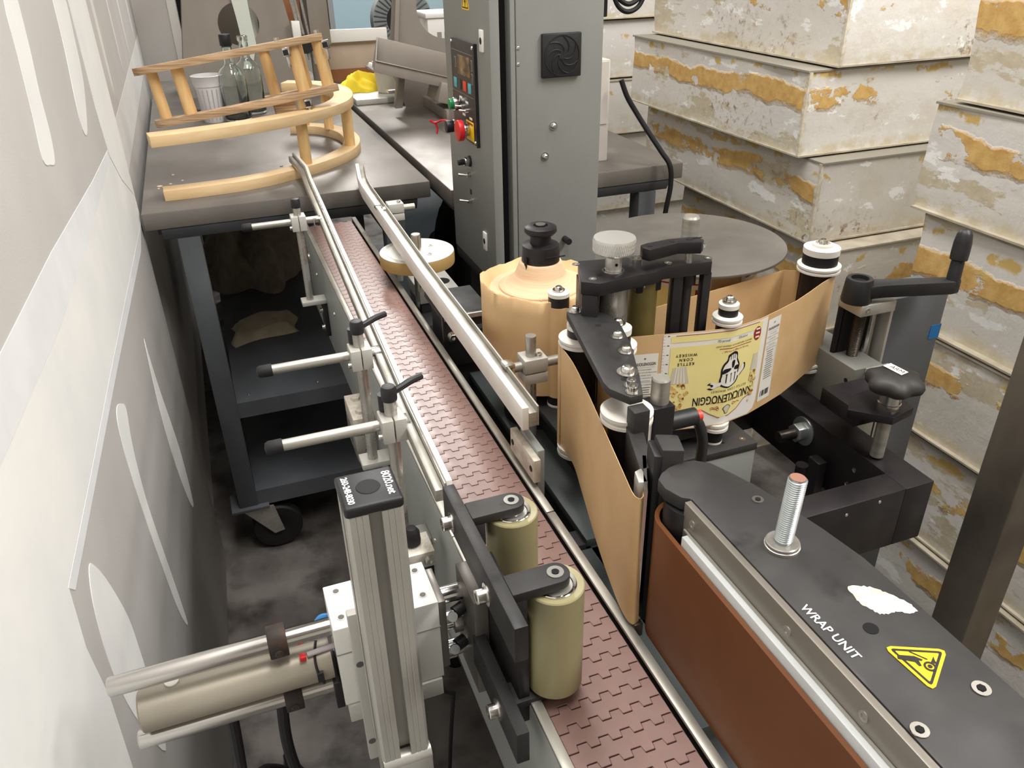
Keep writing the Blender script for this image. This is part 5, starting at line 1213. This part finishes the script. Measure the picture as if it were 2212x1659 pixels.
f1 = thing('bottle_filler', 'stainless bottle filler with round hole in its side plate, behind the glass bottles', 'filler', (.17, 3.1, TZ))
part('side_plate', plate_hole([(-.055, TZ), (-.040, .95), (.048, 1.45), (.300, 1.45), (.322, 1.19), (.350, 1.02), (.385, TZ)], (.168, 1.121), .066, 3.05, 3.056), 'filler_steel', f1)
part('rear_plate', MB().prism([(-.055, TZ), (-.040, .95), (.048, 1.45), (.300, 1.45), (.345, 1.19), (.365, 1.02), (.385, TZ)], 3.30, 3.306, Y3), 'filler_steel', f1)
part('cross_tube', MB().box(-.03, .36, 3.056, 3.30, TZ, TZ + .03), 'filler_steel', f1, .002)
part('drive_belt', MB().add(*(lambda m_: (m_.v, m_.f))(MB().strip([(.150, 3.043, 1.0), (.170, 3.040, 1.06), (.163, 3.040, 1.14), (.150, 3.040, 1.25)], [(.195, 3.043, 1.0), (.213, 3.040, 1.06), (.208, 3.040, 1.14), (.205, 3.040, 1.25)], .004))), 'strap', f1)
part('spout_column', MB().cyl((.222, 3.13, TZ), (.222, 3.13, 1.45), .014), 'white_metal', f1)
part('green_panel', MB().box(.222, .30, 3.285, 3.299, 1.09, 1.30), 'green_dark', f1)
part('pump_box', MB().box(.395, .462, 3.02, 3.20, 1.045, 1.50), 'filler_steel', f1, .002)
part('pump_leg', MB().box(.40, .43, 3.10, 3.13, TZ, 1.045), 'filler_steel', f1)
for x0, x1, z0, z1 in ((.335, .372, 1.25, 1.02), (.350, .383, 1.25, 1.0), (.345, .356, 1.27, 1.12), (.375, .40, 1.22, .985)):
    part('control_rod', MB().cyl((x0, 3.03, z0), (x1, 3.03, z1), .0055, 12), 'steel', f1)
part('rod_clamp', MB().box(.335, .362, 3.005, 3.03, 1.075, 1.125), 'white_metal', f1, .002)
part('valve_disc', MB().cyl((.372, 3.02, 1.05), (.380, 3.04, 1.05), .03, 24), 'black_plate', f1)
f2 = thing('bottle_filler', 'stainless bottle filler with angled drip trough, left of the grey cabinet', 'filler', (.66, 2.5, TZ))
part('side_plate', plate_hole([(.560, 1.05), (.612, 1.40), (1.10, 1.40), (1.05, TZ), (.60, TZ), (.565, 1.0)], (.742, 1.180), .088, 2.56, 2.566), 'filler_steel', f2)
part('edge_flange', MB().prism([(.568, 1.05), (.580, 1.05), (.624, 1.40), (.612, 1.40)], 2.535, 2.56, Y3), 'filler_steel', f2)
# drip trough: open channel sloping to the right
Xr = Matrix.Translation((.475, 2.33, 1.090)) @ Matrix.Rotation(math.radians(15.5), 4, 'Y')
part('trough_back', MB().box(.02, .40, .115, .119, -.045, .036, Xr), 'filler_steel', f2, .0006)
part('trough_floor', MB().box(0, .40, .0, .117, -.049, -.045, Xr), 'filler_steel', f2)
part('trough_front', MB().box(0, .40, -.003, .0, -.049, -.020, Xr).box(0, .40, -.008, .0, -.020, -.018, Xr), 'filler_steel', f2, .0006)
part('trough_end', MB().add([tuple(Xr @ Vector(p)) for p in ((0, 0, -.022), (.02, .117, .036), (.02, .117, -.047), (0, 0, -.047), (.003, 0, -.022), (.023, .117, .036), (.023, .117, -.047), (.003, 0, -.047))], [(0, 1, 2, 3), (7, 6, 5, 4), (0, 4, 5, 1), (1, 5, 6, 2), (2, 6, 7, 3), (3, 7, 4, 0)]), 'filler_steel', f2)
part('trough_spout', MB().box(.19, .40, -.02, .10, -.09, -.035, Xr), 'filler_steel', f2, .002)
part('support_leg', MB().prism([(.660, 1.005), (.69, 1.005), (.640, TZ), (.605, TZ)], 2.15, 2.18, Y3), 'filler_steel', f2, .001)
part('support_leg', MB().prism([(.553, 1.02), (.572, 1.02), (.556, .925), (.535, .925)], 2.42, 2.45, Y3), 'filler_steel', f2, .001)
part('base_bar', MB().box(.56, .66, 2.62, 2.66, .935, .945), 'bright_steel', f2, .001)
part('levelling_foot', MB().cyl((.612, 2.60, TZ), (.612, 2.60, TZ + .010), .020, 24, .012).cyl((.612, 2.60, TZ + .010), (.612, 2.60, .945), .004), 'black_plastic', f2)
part('base_channel', MB().box(.655, .78, 2.30, 2.62, TZ, .93), 'filler_steel', f2, .002)
solo('steel_tray', MB().box(.462, .665, 2.655, 3.0, TZ, TZ + .018), 'alu_paint', 'shallow grey steel tray under the yellow cloth', 'tray', (.56, 2.8, TZ), bevel=.003)
def lump(cx, cy, z0, rx, ry, h, seed, n=26, fold=5, nz=10):
    r = random.Random(seed); ph = [r.uniform(0, 6) for _ in range(6)]
    def fn(u, v):
        a = 2 * PI * u; f = v; rad = 1 - f ** 1.6; e = 1 + .16 * math.sin(fold * a + ph[0]) + .09 * math.sin((fold + 3) * a + ph[1])
        x = cx + rx * rad * e * math.cos(a); y = cy + ry * rad * e * math.sin(a)
        z = z0 + h * (f ** .7) * (1 + .28 * math.sin(3 * a + ph[2] + f * 3)) + h * .16 * math.sin(fold * 1.0 * a + ph[3] + f * 6) * math.sin(PI * f)
        return (x, y, max(z0, z))
    return MB().grid(fn, n * 2, nz)
solo('yellow_cloth', lump(.510, 2.83, TZ + .0185, .078, .05, .050, 9, fold=6), 'yellow_cloth', 'crumpled bright yellow cloth on the tray left of the milky container', 'cloth', (.505, 2.83, TZ + .0185), sharp=80)
mc = solo('plastic_container', MB().lathe([(0, 0), (.030, 0), (.034, .004), (.044, .095), (.0455, .096), (.043, .095), (.032, .005), (0, .004)], Matrix.Translation((.588, 2.75, TZ + .0185)), 36), 'plastic_milky', 'milky plastic container right of the yellow cloth', 'container', (.588, 2.75, TZ + .0185), sharp=50)
# cardboard boxes and oddments behind
bx = thing('cardboard_box', 'tan cardboard box with white flap behind the yellow cloth', 'box', (.60, 3.28, TZ))
part('carton', MB().prism([(.47, TZ), (.655, TZ), (.690, 1.035), (.47, 1.035)], 3.18, 3.38, Y3), 'cardboard', bx, .002)
part('flap', MB().prism([(.47, 1.035), (.690, 1.035), (.690, 1.075), (.47, 1.078)], 3.16, 3.178, Y3), 'white_paint', bx, .001)
part('base_band', MB().box(.468, .640, 3.17, 3.179, TZ, TZ + .042), 'cardboard_brown', bx)
solo('foam_offcut', MB().box(-.06, .06, -.012, .012, -.012, .012, Matrix.Translation((.645, 3.06, TZ + .042)) @ rotz(math.radians(-20)) @ Matrix.Rotation(math.radians(20), 4, 'Y')), 'white_plastic', 'white foam strip leaning behind the milky container', 'foam strip', (.645, 3.06, TZ + .022), bevel=.006)
cbx = thing('cardboard_box', 'white upright cardboard carton on the table right of the grey cabinet', 'box', (.80, 1.80, TZ))
part('carton', MB().box(.70, .868, 1.70, 1.86, TZ, 1.122), 'cardboard_white', cbx, .002)
part('flap', MB().box(.71, .862, 1.697, 1.6995, .985, 1.118), 'cardboard_white', cbx)
tb = thing('white_tub', 'white printed tub seen through the round hole of the second filler', 'tub', (.92, 3.22, TZ))
part('tub_wall', MB().box(.84, .995, 3.14, 3.30, TZ, 1.10), 'white_plastic', tb, .006)
part('tub_lid', MB().box(.832, 1.003, 3.132, 3.308, 1.10, 1.118), 'white_plastic', tb, .004)
for k in range(4): part('tub_print', MB().box(.875 + k * .028, .892 + k * .028, 3.1385, 3.1398, 1.03, 1.052), 'grey_print', tb)
# warehouse behind: shelf with orange-brown cartons, blue glass screen, grey fan guard
shf = thing('storage_rack', 'grey storage rack far behind the filler', 'rack', (.75, 6.0, 0))
for x in (.45, 1.25):
    for y in (5.8, 6.3): part('upright', MB().box(x, x + .05, y, y + .05, 0, 2.2), 'table_frame', shf)
for z in (.78, 1.5): part('shelf', MB().box(.45, 1.30, 5.8, 6.35, z, z + .04), 'table_frame', shf)
for k, (x, wdt, h) in enumerate(((.52, .20, .45), (.75, .21, .40), (1.0, .2, .5))):
    solo('carton', MB().box(x, x + wdt, 5.85, 6.2, .82, .82 + h), 'cardboard_brown', ['brown carton at the left on the far storage rack', 'brown carton in the middle of the far storage rack', 'brown carton at the right on the far storage rack'][k], 'box', (x + wdt / 2, 6.0, .82), 'cartons on the far rack', bevel=.004)
gs = thing('glass_screen', 'pale blue glass screen standing in the background', 'screen', (1.15, 5.2, 0))
part('pane', MB().box(.82, 1.75, 5.2, 5.21, .3, 1.9), 'skyblue', gs)
for x in (.80, 1.75): part('stile', MB().box(x, x + .03, 5.19, 5.22, 0, 1.9), 'grey_guard', gs)
fn = thing('drum_fan', 'round grey drum fan guard in the background left of the filler plate', 'fan', (1.10, 4.5, 0))
Xd = Matrix.Translation((1.065, 4.5, .985)) @ Matrix.Rotation(PI / 2, 4, 'X')
part('drum', MB().lathe([(.085, -.03), (.155, -.03), (.165, 0), (.155, .03), (.085, .03), (.080, 0), (.085, -.03)], Xd, 48), 'grey_guard', fn)
for k in range(36):
    a = 2 * PI * k / 36; part('guard_wire', MB().cyl(tuple(Xd @ Vector((.088 * math.cos(a), .088 * math.sin(a), .034))), tuple(Xd @ Vector((.152 * math.cos(a), .152 * math.sin(a), .034))), .0035, 6), 'table_frame', fn)
part('hub_disc', MB().lathe([(0, -.01), (.08, -.01), (.08, .01), (0, .01)], Xd, 32), 'black_plate', fn)
part('stand', MB().box(1.035, 1.095, 4.47, 4.53, 0, .83), 'table_frame', fn)

# ================================================================== rags, string, cables
solo('rag', lump(.06, 2.55, .4355, .145, .17, .20, 8, fold=5), 'rag', 'heap of grey-brown rags on the shelf under the work table', 'rags', (.06, 2.55, .4355), sharp=80)
def folded(x0, x1, y0, y1, z0, seed):
    r = random.Random(seed)
    def fn(u, v):
        x = x0 + (x1 - x0) * u + .008 * math.sin(7 * v + 3); y = y0 + (y1 - y0) * v + .010 * math.sin(5 * u) + (u - .5) * .05
        e = min(u, 1 - u, v, 1 - v); z = z0 + .026 * min(1, e * 9) + .005 * math.sin(9 * u + 4 * v) * min(1, e * 6)
        return (x, y, z)
    return MB().grid(fn, 24, 16)
solo('folded_rag', folded(-.035, .135, 2.04, 2.17, .4355, 3), 'rag_light', 'folded pale rag lying alone on the shelf under the table', 'rag', (.05, 2.1, .4355), sharp=80)
b = MB(); b.tube(catmull([(.424, 1.615, 1.045), (.434, 1.612, 1.040), (.446, 1.60, 1.046), (.4445, 1.55, 1.053)], 5), .0022, 8); b.tube(catmull([(.434, 1.612, 1.040), (.438, 1.612, 1.030), (.436, 1.612, 1.018)], 5), .0022, 8)
solo('red_string', b, 'red', 'short red string tied by the selector knob of the cabinet', 'string', (.434, 1.612, 1.01))
solo('power_cable', MB().tube(catmull([(.872, 1.655, 1.085), (.885, 1.648, 1.05), (.906, 1.64, 1.015), (.928, 1.62, .975), (.950, 1.595, .935), (.965, 1.578, .905), (.968, 1.574, .86), (.960, 1.574, .80), (.955, 1.58, .70), (.95, 1.6, .3), (.95, 1.62, .006), (.99, 1.5, .006)], 8), .0058, 10), 'black_rubber', 'black power cable drooping over the table edge by the white carton', 'cable', (.95, 1.6, 0))
ch = thing('cable_box', 'black cable box with hanging loops on the right of the cabinet top', 'cable box', (.68, 1.45, 1.2))
part('box', MB().box(.6585, .672, 1.335, 1.36, 1.243, 1.60), 'black_plastic', ch, .002)
for dz, w_ in ((0, .040), (.012, .034)): part('cable_loop', MB().tube(catmull([(.672, 1.36, 1.35), (.69, 1.36, 1.29), (.703, 1.36, 1.258 + dz), (.725, 1.36, 1.247 + dz), (.748, 1.36, 1.26 + dz), (.757, 1.36, 1.30), (.76, 1.36, 1.40), (.73, 1.36, 1.55), (.67, 1.37, 1.58)], 6), .0042, 8), 'black_rubber', ch)
for k, P in enumerate(([(-.03, .505, .812), (-.035, .52, .72), (-.03, .60, .5), (-.05, .85, .2), (-.08, 1.08, .012), (-.02, .95, .010), (.05, .7, .010)], [(-.07, .505, .83), (-.08, .53, .70), (-.11, .70, .45), (-.10, .92, .2), (-.06, 1.0, .03), (.02, .8, .012), (.1, .6, .010)])):
    solo('air_hose', MB().tube(catmull(P, 8), .0052, 10), 'black_rubber', ['thicker black hose dropping from the stop collar to the floor', 'black hose curving from the air cylinder end to the floor'][k], 'hose', P[-1][:2] + (0,))
solo('sensor_cable', MB().tube(catmull([(.105, .50, .80), (.112, .52, .74), (.130, .56, .68), (.14, .60, .62), (.145, .66, .45), (.14, .7, .2), (.14, .72, .004), (.10, .8, .004)], 6), .0026, 8), 'black_rubber', 'thin dark cable hanging beside the conveyor side plate', 'cable', (.14, .72, 0))
solo('black_bag', lump(.60, 2.08, .4355, .10, .16, .27, 12, fold=5), 'black_rubber', 'black bag heaped on the shelf under the table behind the cabinet', 'bag', (.60, 2.08, .4355), sharp=80)
solo('yellow_bag', lump(.70, 1.75, .4355, .10, .09, .30, 15, fold=4), 'yellow_cloth', 'yellow bag on the shelf under the table behind the cabinet', 'bag', (.70, 1.75, .4355), sharp=80)
